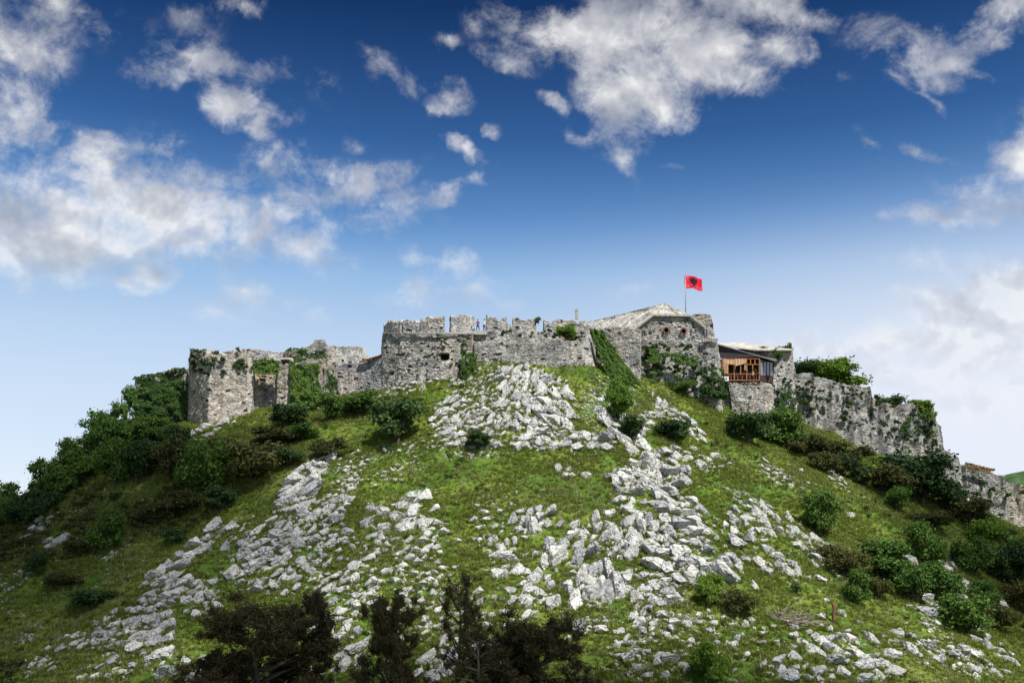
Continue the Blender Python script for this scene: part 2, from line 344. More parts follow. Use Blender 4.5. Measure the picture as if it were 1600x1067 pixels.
def H0(x, y):
    shp = np.shape(x); x = np.ravel(x)/sc_; y = np.ravel(y)/sc_; r = np.empty(len(x))
    for a in range(0, len(x), 40000):
        xx = x[a:a+40000]; yy = y[a:a+40000]
        k = tps_k((xx[:, None]-X0[None, :, 0])**2+(yy[:, None]-X0[None, :, 1])**2)
        r[a:a+40000] = k@sol[:n_]+sol[n_]+sol[n_+1]*xx+sol[n_+2]*yy
    r = r.reshape(shp); x = x.reshape(shp)*sc_; y = y.reshape(shp)*sc_
    out = np.maximum(sstep(np.abs(x), 95, 150), np.maximum(sstep(y, 190, 280), sstep(-y, -62, -30)))
    return r*(1-out)+(-28)*out
def proj(x, y, z):
    cz = y*math.cos(THETA)+z*math.sin(THETA); up = -y*math.sin(THETA)+z*math.cos(THETA)
    cz = np.maximum(cz, 1.); return 800+F*x/cz, 533.5-F*up/cz

# outcrops: centre, half length, half width (px of the photo), direction, number, sizes, lean, where they stand
CL = [
(60,825,34,7,38,16,5,15,35,'the pale rock rim on the far left shoulder'),(92,850,24,10,15,9,6,18,20,'the low rocks under the far left rim'),(20,905,28,18,30,16,4,11,20,'the broken stones at the left edge'),
(182,862,28,5,38,12,4,9,30,'the thin stone streak in the left heath'),(328,846,48,10,40,30,9,26,40,'the long tilted rib left of centre'),(378,850,34,24,62,40,7,20,50,'the ribbed slabs beside the long rib'),
(355,895,16,14,40,5,14,32,40,'the pair of tall boulders on the left ridge'),(268,893,34,15,35,28,9,26,35,'the upper part of the left rock ridge'),(250,928,38,24,30,46,8,22,30,'the middle of the left rock ridge'),
(232,985,40,42,20,80,8,28,20,'the broad lower mass of the left rock ridge'),(252,1040,20,30,70,14,12,36,20,'the pale block at the foot of the left ridge'),(180,990,45,30,30,66,6,18,30,'the rubble left of the lower ridge'),
(105,1012,42,14,20,26,6,18,25,'the low outcrop in the dark left grass'),(60,1042,38,12,15,16,5,12,20,'the small stones in the lower left corner'),(35,1000,45,8,38,14,4,9,30,'the stone line above the lower left corner'),
(165,1050,46,14,8,20,8,22,10,'the rocks at the bottom left edge'),(312,938,34,30,0,24,9,22,15,'the loose blocks right of the left ridge'),(290,1052,34,16,40,14,10,22,20,'the blocks beside the large dark pine'),(395,900,25,45,70,30,6,18,40,'the stones above the large dark pine'),
(482,742,48,16,35,30,7,19,40,'the top of the left middle outcrop'),(465,776,34,26,45,26,11,32,35,'the big pale slabs of the left middle outcrop'),(532,768,44,14,40,60,3,9,30,'the flaky scree of the left middle outcrop'),
(452,808,36,22,40,46,6,19,35,'the centre of the left middle outcrop'),(512,806,44,16,42,34,6,20,40,'the leaning slabs of the left middle outcrop'),(428,862,52,22,20,48,8,27,20,'the lower left middle outcrop'),
(512,850,38,20,20,30,8,24,20,'the stones under the dark leaning slab'),(470,902,95,28,8,120,5,20,25,'the wide rubble field above the pines'),(545,932,60,40,40,76,6,22,30,'the rubble between the first two pines'),
(512,990,50,32,55,56,6,20,30,'the stones between the two left pines'),(545,1022,34,30,60,26,12,34,20,'the cracked blocks left of the second pine'),(600,885,60,18,10,36,6,18,15,'the stones above the second pine'),
(645,805,42,26,55,46,9,28,55,'the spiky central left outcrop'),(598,812,30,26,10,20,10,30,10,'the rounded blocks of the central left outcrop'),(660,852,42,24,40,46,6,20,40,'the foot of the central left outcrop'),(590,855,30,20,30,22,6,18,20,'the stones below the rounded blocks'),
(648,700,62,9,6,32,3,10,0,'the thin stones above the green terrace'),(560,720,50,14,20,34,3,9,20,'the scree on the upper left slope'),(745,712,60,6,0,14,4,9,0,'the pebbly line under the great outcrop'),(620,740,40,14,20,12,4,13,0,'the lone stones left of the green terrace'),
(662,905,62,30,0,52,5,15,10,'the stones right of the second pine'),(664,965,52,36,0,46,5,15,10,'the stones between the pines'),(690,1040,50,26,30,34,8,28,30,'the pale blocks at the bottom centre'),(745,990,60,50,0,50,6,16,10,'the stones behind the sparse pines'),
(770,850,34,12,0,14,6,14,80,'the little spikes on the terrace edge'),(782,800,40,26,0,14,5,11,0,'the scattered stones on the green terrace'),(828,818,20,38,-75,34,9,28,70,'the spire rocks left of centre'),(790,885,26,22,0,20,12,30,20,'the streaked block below the terrace'),
(850,806,16,12,0,5,14,28,80,'the twin spires on the terrace edge'),(882,872,16,52,88,36,11,32,80,'the upright row at the centre'),(932,918,30,52,-78,52,13,42,78,'the tall central crag'),(850,930,22,42,75,36,10,28,70,'the blocks left of the tall crag'),
(818,935,28,36,0,26,11,30,30,'the fractured rock beside the sparse pine'),(930,985,36,14,0,20,11,24,10,'the blocks under the tall crag'),(915,835,30,14,0,16,7,20,60,'the stones above the tall crag'),(950,828,28,22,0,26,8,24,70,'the spires under the terrace'),
(985,845,26,46,-62,54,8,27,70,'the left flank of the great right crag'),(1062,862,56,50,-40,130,10,34,-20,'the great right crag'),(1020,922,48,28,-15,60,8,25,-10,'the foot of the great right crag'),(1120,900,20,40,-65,14,14,40,-60,'the slanting wall of the great right crag'),
(1010,742,26,52,-62,76,10,34,-30,'the pale rock spine right of centre'),(1045,745,30,24,-30,30,10,30,-30,'the right side of the pale spine'),(1072,716,48,14,-8,60,5,20,0,'the white boulder pile below the grass bank'),(1112,724,34,12,-10,44,3,11,0,'the gravelly end of the white pile'),
(1062,796,38,20,-20,28,11,30,-20,'the round blocks under the pale spine'),(985,790,22,20,0,14,12,28,10,'the knobbly block left of the spine'),(890,742,28,6,-5,7,8,20,0,'the lone white boulders on the terrace'),(957,747,12,4,0,2,9,15,0,'the single flat stone on the terrace'),
(1200,806,80,12,-32,70,4,13,-35,'the stone trail down the bright slope'),(1245,838,66,16,-36,64,6,19,-35,'the lower stone trail on the bright slope'),(1170,826,36,26,-42,30,9,24,-60,'the leaning blocks beside the great crag'),(1182,872,50,20,-20,36,9,24,-30,'the blocks in the bright grass'),
(1292,862,20,12,-30,8,12,26,-20,'the boulder at the end of the trail'),(1212,742,34,10,-35,30,3,10,-30,'the small stones on the upper bright slope'),(1302,744,28,8,-42,22,3,9,-40,'the stones below the brown shrub'),(1222,888,34,14,-32,20,8,20,-35,'the slabs in the lower bright grass'),
(1055,970,52,6,-8,14,8,20,-5,'the low stone row in the grass'),(1000,968,18,14,80,10,8,24,70,'the white pinnacle in the grass'),(1010,1000,56,28,0,50,5,17,0,'the round stones right of the sparse pine'),(1015,1040,60,22,0,32,6,26,0,'the stones at the bottom right of centre'),(1120,1000,80,40,0,36,5,16,0,'the scattered stones in the lower grass'),
(1296,1005,62,18,0,16,14,34,0,'the big pale blocks under the brush pile'),(1252,1047,66,20,0,48,9,32,0,'the cracked blocks on the bottom edge'),(1365,1045,54,22,0,52,9,34,0,'the massive blocks on the bottom edge'),(1425,1012,66,16,-14,46,7,25,-10,'the slabs in the lower right grass'),
(1505,1035,76,20,-20,70,6,19,-20,'the rubble in the lower right corner'),(1545,1005,54,10,-38,30,5,17,-35,'the stone line on the right edge'),(1416,880,10,24,-70,8,9,22,-60,'the leaning slab between the green shrubs'),(1478,882,22,10,-30,10,6,14,-30,'the stones behind the green shrubs'),
(1508,925,26,14,-25,12,9,22,-20,'the round boulder beside the right shrubs'),(1556,952,24,12,-48,16,7,17,-50,'the striped rock on the right slope'),(1448,948,16,14,-30,6,12,28,-20,'the brown boulder below the shrubs'),(1465,985,60,14,-40,16,5,15,-20,'the lone stones on the right slope'),
(330,672,52,9,24,36,5,17,20,'the pale rubble at the foot of the left bastion'),(820,610,34,46,72,80,7,22,60,'the upper ridge of the great outcrop'),(792,606,95,34,0,220,3,10,40,'the speckled top of the great outcrop'),(852,650,40,52,-60,120,7,25,-45,'the middle of the great outcrop'),
(752,655,70,30,0,180,5,17,45,'the left half of the great outcrop'),(895,692,105,14,0,130,8,28,0,'the pale base of the great outcrop'),(950,632,44,46,-45,240,2,6,-45,'the fine rubble slope of the great outcrop'),(975,672,56,14,-42,44,12,34,-45,'the smooth slabs of the great outcrop'),
(700,650,34,22,50,54,6,19,45,'the left edge of the great outcrop'),(640,606,58,8,18,64,4,12,10,'the pale rubble under the round bastion'),(1062,655,66,9,-40,50,4,14,-40,'the stone streak below the gun wall'),(1010,660,12,44,-50,22,6,18,-45,'the ledge right of the great outcrop'),
(730,690,50,14,-5,70,6,20,20,'the lower left of the great outcrop'),(985,695,20,16,-50,10,16,34,-50,'the dark cleft block of the great outcrop')]
SOLID = [('great right crag' in c[9] or 'tall central crag' in c[9] or 'pale rock spine' in c[9] or ('great outcrop' in c[9] and 'rubble' not in c[9] and 'pebbly' not in c[9]) or 'left rock ridge' in c[9] or 'pale spine' in c[9] or 'left middle outcrop' in c[9]) for c in CL]
def mask_at(px, py, solid=False):
    m = np.zeros(np.shape(px))
    for q_, (cx, cy, a, b, ang, n, s0, s1, ln, wh) in enumerate(CL):
        if solid and not SOLID[q_]: continue
        t = math.radians(ang); dx = px-cx; dy = -(py-cy)
        u = (dx*math.cos(t)+dy*math.sin(t))/(a*1.15+3); v = (-dx*math.sin(t)+dy*math.cos(t))/(b*1.15+3)
        k = min(1, n*((s0+s1)/2)**2/(3.2*a*b))
        m = np.maximum(m, np.clip(1.15-np.hypot(u, v), 0, 1)**.7*(.30+.70*k))
    return m
def height_full(x, y):
    z = H0(x, y)
    px, py = proj(x, y, z)
    m = np.where((y > 70) & (y < 175), mask_at(px, py), 0)
    z = z+(fbm(x*.09, y*.09, 4, 3)-.5)*1.1*sstep(y, 66, 76)+(fbm(x*.45, y*.45, 4, 9)-.5)*.55
    wx = x+(fbm(x*.5, y*.5, 3, 21)-.5)*2; wy = y+(fbm(x*.5, y*.5, 3, 31)-.5)*2
    f1, f2, cid = voro(wx*.62, wy*.62, 5); g1, g2, gid = voro(wx*1.5, wy*1.5, 15)
    block = (cid-.35)*sstep(f2-f1, .02, .22); blk2 = (gid-.4)*sstep(g2-g1, .03, .25)
    z = z+m*np.maximum(0, block*.9+blk2*.5-.05)
    ms = np.where((y > 70) & (y < 175), mask_at(px, py, True), 0)
    rk = m*(.95+.3*ms)*sstep(block*1.0+blk2*.75, .10-.16*ms, .45-.16*ms)*(.6+.6*fbm(x*.8, y*.8, 3, 77))
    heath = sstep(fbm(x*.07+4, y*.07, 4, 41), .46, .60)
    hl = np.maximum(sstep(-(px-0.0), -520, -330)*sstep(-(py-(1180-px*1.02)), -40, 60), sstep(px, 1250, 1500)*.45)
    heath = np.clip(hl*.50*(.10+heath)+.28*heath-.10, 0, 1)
    return z, rk, heath
xs = np.concatenate([-np.geomspace(3500, 84, 26)[:-1], np.arange(-84, 84.01, .21), np.geomspace(84, 3500, 26)[1:]])
ys = np.concatenate([np.linspace(-400, 56, 26), np.arange(57, 74, .7), np.arange(74.3, 146, .21), np.arange(146.4, 180, .6), np.geomspace(181, 6000, 36)])
GX, GY = np.meshgrid(xs, ys); NX = len(xs); NY = len(ys)
GZ, RK, HE = height_full(GX, GY)
idx = np.arange(NX*NY).reshape(NY, NX)
Q = np.stack([idx[:-1, :-1], idx[:-1, 1:], idx[1:, 1:], idx[1:, :-1]], -1).reshape(-1, 4)
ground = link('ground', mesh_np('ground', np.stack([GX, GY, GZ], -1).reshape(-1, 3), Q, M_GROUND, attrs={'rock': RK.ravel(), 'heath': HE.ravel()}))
ground['kind'] = 'structure'
def bil(G, x, y):
    x = np.asarray(x, float); y = np.asarray(y, float)
    i = np.clip(np.searchsorted(xs, x)-1, 0, NX-2); j = np.clip(np.searchsorted(ys, y)-1, 0, NY-2)
    u = np.clip((x-xs[i])/(xs[i+1]-xs[i]), 0, 1); v = np.clip((y-ys[j])/(ys[j+1]-ys[j]), 0, 1)
    return (G[j, i]*(1-u)+G[j, i+1]*u)*(1-v)+(G[j+1, i]*(1-u)+G[j+1, i+1]*u)*v
def HZ(x, y): return bil(GZ, x, y)
def cast(px, py, y0=64., y1=185.):
    px = np.atleast_1d(np.asarray(px, float)); py = np.atleast_1d(np.asarray(py, float))
    dy = (533.5-py)/F; wy = math.cos(THETA)-math.sin(THETA)*dy; kx = (px-800)/F/wy; kz = (math.sin(THETA)+math.cos(THETA)*dy)/wy
    Y = np.full(len(px), y0); hit = np.zeros(len(px), bool); res = Y.copy()
    for yy in np.arange(y0, y1, .25):
        b = (HZ(kx*yy, np.full(len(px), yy)) > kz*yy) & ~hit
        res[b] = yy; hit |= b
        if hit.all(): break
    return np.stack([kx*res, res, HZ(kx*res, res)], -1), hit
def G(px, py):
    for k in range(30):
        p, h = cast(px, py+3*k)
        if h[0]: break
    return Vector(p[0])

# distant green hill on the right horizon
hx, hy = np.meshgrid(np.linspace(-1, 1, 60), np.linspace(-1, 1, 30)); r_ = np.clip(1-np.hypot(hx, hy), 0, 1)
hc = P(1640, 738, 620)
hv = np.stack([hc.x+hx*170, 620+hy*150, -30+(hc.z+30)*sstep(r_, 0, .95)+fbm(hx*9, hy*9, 4)*3*r_], -1).reshape(-1, 3)
i2 = np.arange(1800).reshape(30, 60); q2 = np.stack([i2[:-1, :-1], i2[:-1, 1:], i2[1:, 1:], i2[1:, :-1]], -1).reshape(-1, 4)
fh = link('far_hill', mesh_np('far_hill', hv, q2, mat('far_hill_woodland', lambda t, bs, out: t.L(t.ramp(t.noise(t.n('ShaderNodeNewGeometry').outputs['Position'], .12, 7, .75), [(.38, (.018, .045, .014)), (.55, (.05, .10, .03)), (.68, (.10, .15, .06))]), bs.inputs['Base Color'])))); fh['kind'] = 'structure'

# ------------------------------------------------------------------ masonry
WALLS = {}
def masonry(s, z, seed, ch=.27, sw=.46):
    c = z/ch+2.2*(fbm(s*.55, z*.55, 3, seed)-.5)*2; row = np.floor(c).astype(np.int64); fc = c-row
    wdt = sw*(.7+.7*hsh(row, row*0+3, seed)); u = s/wdt+hsh(row, row*0+9, seed)*10+.9*(fbm(s*1.5, z*1.5, 2, seed+5)-.5)
    cl = np.floor(u).astype(np.int64); fu = u-cl
    e = np.minimum(np.minimum(fc, 1-fc)*ch, np.minimum(fu, 1-fu)*wdt)
    rid = hsh(cl, row, seed+1); r2 = hsh(cl, row, seed+2)
    miss = r2 > .965
    rel = sstep(e, 0, .05)*(.05+.09*rid); rel = np.where(miss, -.14, rel)
    tone = (.62+.62*hsh(cl, row, seed+4))*(.72+.28*sstep(e, 0, .05)); tone = np.where(miss, tone*.35, tone)
    return rel, tone, hsh(cl, row, seed+6)
def wall(name, cols, parent=None, thick=1.2, lean=.5, rug=.35, seed=1, warm=.15, tint=(.37, .355, .33), label=None, cat=None, deep=4., ds=.125, big=.28, ch=.27, group=None, stain=.5, holes=()):
    c5 = [(c[0], c[1], c[0], c[2], c[3]) if len(c) == 4 else c for c in cols]
    B = np.array([tuple(P(c[2], c[3], c[4])) for c in c5]); T = np.array([tuple(P(c[0], c[1], c[4]+lean)) for c in c5])
    seg = np.hypot(np.diff(B[:, 0]), np.diff(B[:, 1])); segT = np.hypot(np.diff(T[:, 0]), np.diff(T[:, 1]))
    S0 = np.concatenate([[0], np.cumsum(np.maximum(seg, segT))])
    ns = max(6, int(S0[-1]/ds)); s = np.linspace(0, S0[-1], ns+1)
    Bi = np.stack([np.interp(s, S0, B[:, k]) for k in range(3)], -1); Ti = np.stack([np.interp(s, S0, T[:, k]) for k in range(3)], -1)
    rg = np.floor(vn(s*1.7, s*0+seed, seed)*4)/4*rug*.6+fbm(s*.5, s*0+seed*3., 3, seed)*rug*1.2+np.where(vn(s*3.1, s*0, seed+8) > .8, rug*.5, 0)
    ln = np.linalg.norm(Ti-Bi, axis=1, keepdims=True); up = (Ti-Bi)/ln
    Ti = Ti+up*(rug*.5); Ti = Ti-up*np.minimum(rg[:, None], ln*.8); Bi = Bi-up*deep
    tan = np.gradient(Bi[:, :2], axis=0); tan /= np.linalg.norm(tan, axis=1, keepdims=True)+1e-9
    k = np.ones(5)/5
    tp = np.pad(tan, ((2, 2), (0, 0)), 'edge'); tan = np.stack([np.convolve(tp[:, i], k, 'valid') for i in (0, 1)], -1); tan /= np.linalg.norm(tan, axis=1, keepdims=True)+1e-9
    nrm = np.stack([tan[:, 1], -tan[:, 0], np.zeros(len(s))], -1)
    nr = max(4, int(np.max(np.linalg.norm(Ti-Bi, axis=1))/ds)); t = np.linspace(0, 1, nr+1)
    Vf = Bi[None]*(1-t[:, None, None])+Ti[None]*t[:, None, None]
    SS = np.broadcast_to(s[None], Vf.shape[:2]); ZZ = Vf[..., 2]
    rel, tone, r3 = masonry(SS+seed*31.7, ZZ, seed, ch)
    lowf = (fbm(SS*.35+seed, ZZ*.35, 4, seed+11)-.5)*big*2
    Vf = Vf+nrm[None]*(rel+lowf)[..., None]
    Vf[-1] -= nrm*.10
    dark = np.ones(Vf.shape[:2])
    for hpx, hpy, hw, hh_, hd in holes:
        q = P(hpx, hpy, float(np.interp(hpx, [c[0] for c in c5], [c[4] for c in c5]))); inn = (((Vf[..., 0]-q.x)/hw)**4+((Vf[..., 2]-q.z)/hh_)**4 < 1)
        Vf = Vf-nrm[None]*np.where(inn, hd, 0)[..., None]; dark = np.where(inn, .12, dark)  # hole faces are also coloured dark: shade put into the stone colour
    wm = sstep(fbm(SS*.28+9, ZZ*.22, 4, seed+13)+warm-.15, .45, .62)*min(1, warm*2.2)
    strk = sstep(fbm(SS*1.3, ZZ*.12, 4, seed+17), .50, .68)*stain; top = sstep(t[:, None]+(fbm(SS*.6, ZZ*.3, 3, seed+19)-.5)*.6, .60, .98)*stain*.6
    base = np.array(tint)[None, None]*(1-wm[..., None])+np.array((.43, .36, .26))[None, None]*wm[..., None]
    tone = tone*dark
    col = base*tone[..., None]*(1-.5*strk-.45*top*(.3+r3))[..., None]
    org = sstep(fbm(SS*.5+3, ZZ*.2, 3, seed+23), .66, .74)*warm; col = col*(1-org[..., None])+np.array((.42, .23, .08))*org[..., None]*tone[..., None]
    nv = nr+1
    back = -nrm[None]*thick
    tb = Ti+back[0]; bb = Bi+back[0]
    mid = Ti-nrm*thick*.5+np.array([0, 0, 1])*(fbm(s*1.2, s*0, 3, seed+29)-.4)[:, None]*rug*.8
    V = np.concatenate([Vf, mid[None], tb[None], bb[None]], 0); Cc = np.concatenate([col, col[-1:], col[-1:], col[:1]], 0)
    e0 = V[:, :1].copy(); e1 = V[:, -1:].copy()
    for e, j in ((e0, 0), (e1, -1)):
        e[:nv, 0] = Vf[:, j]-nrm[j]*thick; e[nv:, 0] = V[nv:, j]; e[nv, 0] = tb[j]
    # side faces with their own stones
    m = max(2, int(thick/ds/1.5)); sides = []
    for e, j in ((e0, 0), (e1, -1)):
        cs = []
        for q in range(1, m):
            f = q/m; cc = V[:, j:j+1 if j == 0 else None]*(1-f)+e*f
            rl, tn, _ = masonry(np.full(V.shape[0], f*thick)+seed*11, cc[:, 0, 2], seed+3, ch)
            sg = -1 if j == 0 else 1
            cc = cc+np.array([tan[j][0]*sg, tan[j][1]*sg, 0])[None, None]*np.where(np.arange(V.shape[0]) < nv-1, rl, 0)[:, None, None]
            cs.append((cc, (np.array(tint)[None]*tn[:, None]*.95)[:, None]))
        sides.append(cs)
    V = np.concatenate([e0]+[c[0] for c in sides[0][::-1]]+[V]+[c[0] for c in sides[1]]+[e1], 1)
    Cc = np.concatenate([Cc[:, :1]]+[c[1] for c in sides[0][::-1]]+[Cc]+[c[1] for c in sides[1]]+[Cc[:, -1:]], 1)
    R_, N_ = V.shape[:2]; ii = np.arange(R_*N_).reshape(R_, N_)
    Qd = np.stack([ii[:-1, :-1], ii[:-1, 1:], ii[1:, 1:], ii[1:, :-1]], -1)
    last = np.stack([ii[-1, :-1], ii[-1, 1:], ii[0, 1:], ii[0, :-1]], -1)
    Qd = np.concatenate([Qd.reshape(-1, 4), last])
    keep = np.ones(len(Qd), bool)
    o = link(name, mesh_np(name, V.reshape(-1, 3), Qd, M_WALL, Cc.reshape(-1, 3), smooth=False), parent)
    if label: tag(o, label, cat or 'wall', group)
    WALLS[name+str(seed)] = c5
    return o
def merlons(parent, rows, Yf, base, seed, thick=1.0, **kw):
    for i, (x0, x1, t0, t1) in enumerate(rows):
        xm = np.linspace(x0, x1, 3); wall('merlon', [(x, t0+(t1-t0)*j/2, base+1.5, Yf(x)) for j, x in enumerate(xm)], parent, thick=thick, lean=.05, rug=.58, seed=seed+i, deep=.3, big=.08, stain=.3, **kw)

# A far left tower and ruin
wall('ivy_tower', [(213,594,213,655,144),(214,593,214,655,140.5),(250,587,250,662,139.2),(292,580,293,662,140)], thick=3, lean=.2, seed=11, label='square stone tower smothered in dark ivy at the left end of the fortress', cat='tower')
wall('ruined_parapet', [(243,586,602,143.5),(252,582,602,143.4),(262,580,602,143.3),(268,572,600,143.3),(280,572,600,143.3),(282,578,600,143.3),(294,571,600,143.3)], thick=.9, rug=.5, seed=12, label='broken low parapet rising above the ivy tower', cat='wall')
# B left bastion
wall('left_bastion', [(296,560,294,655,139.5),(300,552,296,658,136.5),(312,548,310,663,134),(329,545,326,668,131.3),(345,546,343,664,132),(370,547,369,655,133.2),(395,546,395,646,134.6),(397,556,397,644,136.3)], thick=3.5, lean=.6, rug=.95, seed=13, warm=.18, tint=(.43, .405, .365), label='tall square left bastion with warm beige front and crumbling plant topped edge', cat='bastion')
wall('recessed_wall', [(396,572,396,645,136.2),(412,578,412,640,136.4),(434,580,434,640,136.5)], thick=2, rug=.5, seed=14, warm=.26, label='ochre streaked wall recessed beside the left bastion', cat='wall')
wall('stone_buttress', [(431,590,431,642,135.6),(434,574,432,642,134.6),(445,566,446,640,134.4),(456,561,458,640,134.6),(458,560,460,640,136)], thick=1.6, rug=.6, seed=15, warm=.2, label='rough stone buttress between the recessed wall and the ivy block', cat='buttress')
wall('ivy_covered_block', [(452,572,452,642,137),(458,566,458,642,135.6),(480,560,480,640,135.2),(500,566,502,638,135.8),(504,570,506,638,137)], thick=2.5, rug=.5, seed=16, label='wall block covered by a sheet of green ivy', cat='wall')
wall('upper_ward_wall', [(340,549,575,141.5),(380,545,575,141.5),(400,546,578,141.5),(425,547,580,141.5),(444,550,580,141.5)], thick=1, rug=.25, seed=17, tint=(.42, .41, .39), label='pale upper wall showing behind the left bastion top', cat='wall')
wall('ruined_gatehouse', [(443,560,443,605,142),(445,546,445,605,139.5),(468,543,468,605,139.2),(487,536,487,605,139.1),(492,530,492,605,139.1),(508,530,508,605,139.1),(511,538,511,605,139.2),(517,541,517,605,139.8)], thick=2.2, rug=.5, seed=18, warm=.25, label='ruined gatehouse block with a raised stone peak behind the ivy block', cat='ruin')
wall('pale_parapet', [(513,539,572,141),(540,540,575,141),(565,541,578,141),(566,552,580,141)], thick=1, rug=.12, seed=19, tint=(.46, .45, .42), stain=.15, label='pale straight parapet between the gatehouse and the round bastion', cat='wall')
wall('low_curtain_wall', [(505,575,505,632,138.5),(520,570,520,628,139.2),(535,568,535,625,139.6),(560,566,560,620,139.8),(580,560,580,616,139.4),(598,554,598,618,138.6)], thick=1.3, rug=.15, seed=20, tint=(.30, .30, .31), label='low grey curtain wall sagging towards the round bastion', cat='wall')
tc_ = thing('tile_coping', P(578,560,138.9), 'row of red clay tiles capping the low curtain wall', 'tile coping')
def childify(o, par):
    o.parent = par; o.matrix_parent_inverse = Matrix.Translation(-Vector(par.location)); return o
tile_me = None
for i in range(16):
    u = i/15; px = 562+35*u; py = 565-10.5*u
    if tile_me is None:
        m = MB(); m.tube([(0, -.35, 0), (0, .35, .0)], [.11, .13], 8); tile_me = m.mesh('tile', M_TILE, smooth=True)
    p = P(px, py, 139.6-.6*u); childify(link('tile', tile_me, None, p, (.15, 0, random.uniform(-.1, .1))), tc_)
# C round bastion
cb = thing('round_bastion', P(660,600,134), 'big many sided central bastion with tall merlons and a square black hole', 'bastion')
Wb = [(599,519,591,622,141.5),(601,519,594,622,138.5),(626,519,622,612,135.9),(655,519,652,604,134.4),(690,519,688,598,133.7),(718,519,716,594,134.0),(737,519,737,588,135.2),(741,519,741,580,137)]
def wpart(o, par): return childify(o, par)
wpart(wall('bastion_wall', Wb, None, thick=4, lean=.7, rug=.05, seed=30, warm=.10, tint=(.44, .42, .39), stain=.5, holes=[(694.5, 556, .62, .52, 1.6), (612, 583, .34, .26, .9), (718, 572, .2, .2, .5), (668, 540, .14, .14, .4)]), cb)
def Yb(x): return float(np.interp(x, [c[0] for c in Wb], [c[4] for c in Wb]))+.9
k0 = set(o.name for o in C.objects)
merlons(None, [(600,626,502,500),(630,654,499,497),(657,692,495,492),(705,741,492,492)], Yb, 519, 40, tint=(.44, .43, .41), warm=.08)
for o in [o for o in C.objects if o.name not in k0]: childify(o, cb)
# string course
m = MB(); sc_pts = [P(x, 520.5, Yb(x)-.62) for x in np.linspace(601, 739, 24)]
for a, b in zip(sc_pts[:-1], sc_pts[1:]): m.bar(a, b, .22, .22)
childify(m.build('string_course', None, M_STONE), cb)
# D front curtain
wall('front_curtain_wall', [(738,533,738,572,137.5),(742,532,740,572,135.6),(760,532,760,570,135.1),(800,533,800,572,134.7),(850,532,850,574,134.7),(892,530,893,576,135.2),(919,523,930,578,136.2),(924,518,934,578,139)], thick=2.6, lean=.3, rug=.34, seed=50, warm=.12, tint=(.43, .42, .40), label='long light grey curtain wall directly above the great white outcrop', cat='wall')
ub = thing('upper_parapet', P(830,525,138), 'crenellated upper parapet behind the front curtain wall', 'wall')
Wu = [(738,517,545,137.6),(790,517,545,137.7),(850,517,545,138),(915,514,545,138.6),(930,514,545,139.5)]
wpart(wall('parapet_wall', Wu, None, thick=1.6, lean=.1, rug=.1, seed=51, warm=.1, tint=(.41, .40, .385)), ub)
k0 = set(o.name for o in C.objects)
merlons(None, [(760.5,791,493,492),(793,802,501,503),(802,837,496,494),(850,881,498,497),(879,916,497,498),(914,930,505,506)], lambda x: 137.9+(x-738)*.006, 517, 60, tint=(.42, .41, .395), warm=.08)
for o in [o for o in C.objects if o.name not in k0]: childify(o, ub)
m = MB(); m.box(P(901, 491, 140.2), (.42, .42, 1.5)); m.box(P(901, 487, 140.2)+Vector((0, 0, .1)), (.5, .5, .12))
tag(m.build('stone_post', None, M_STONE), 'slim grey stone post sticking up behind the upper parapet', 'post')
# E buttress wall
wall('great_buttress', [(928,519,928,560,140),(938,512,940,575,138.6),(960,508,962,590,137.8),(985,511,986,604,137.2),(1000,515,1000,612,136.9),(1001,517,1002,612,140.5)], thick=3, lean=.3, rug=.2, seed=52, warm=.15, tint=(.45, .435, .41), ch=.24, label='tall pale buttress wall rising beside the green strip', cat='buttress')
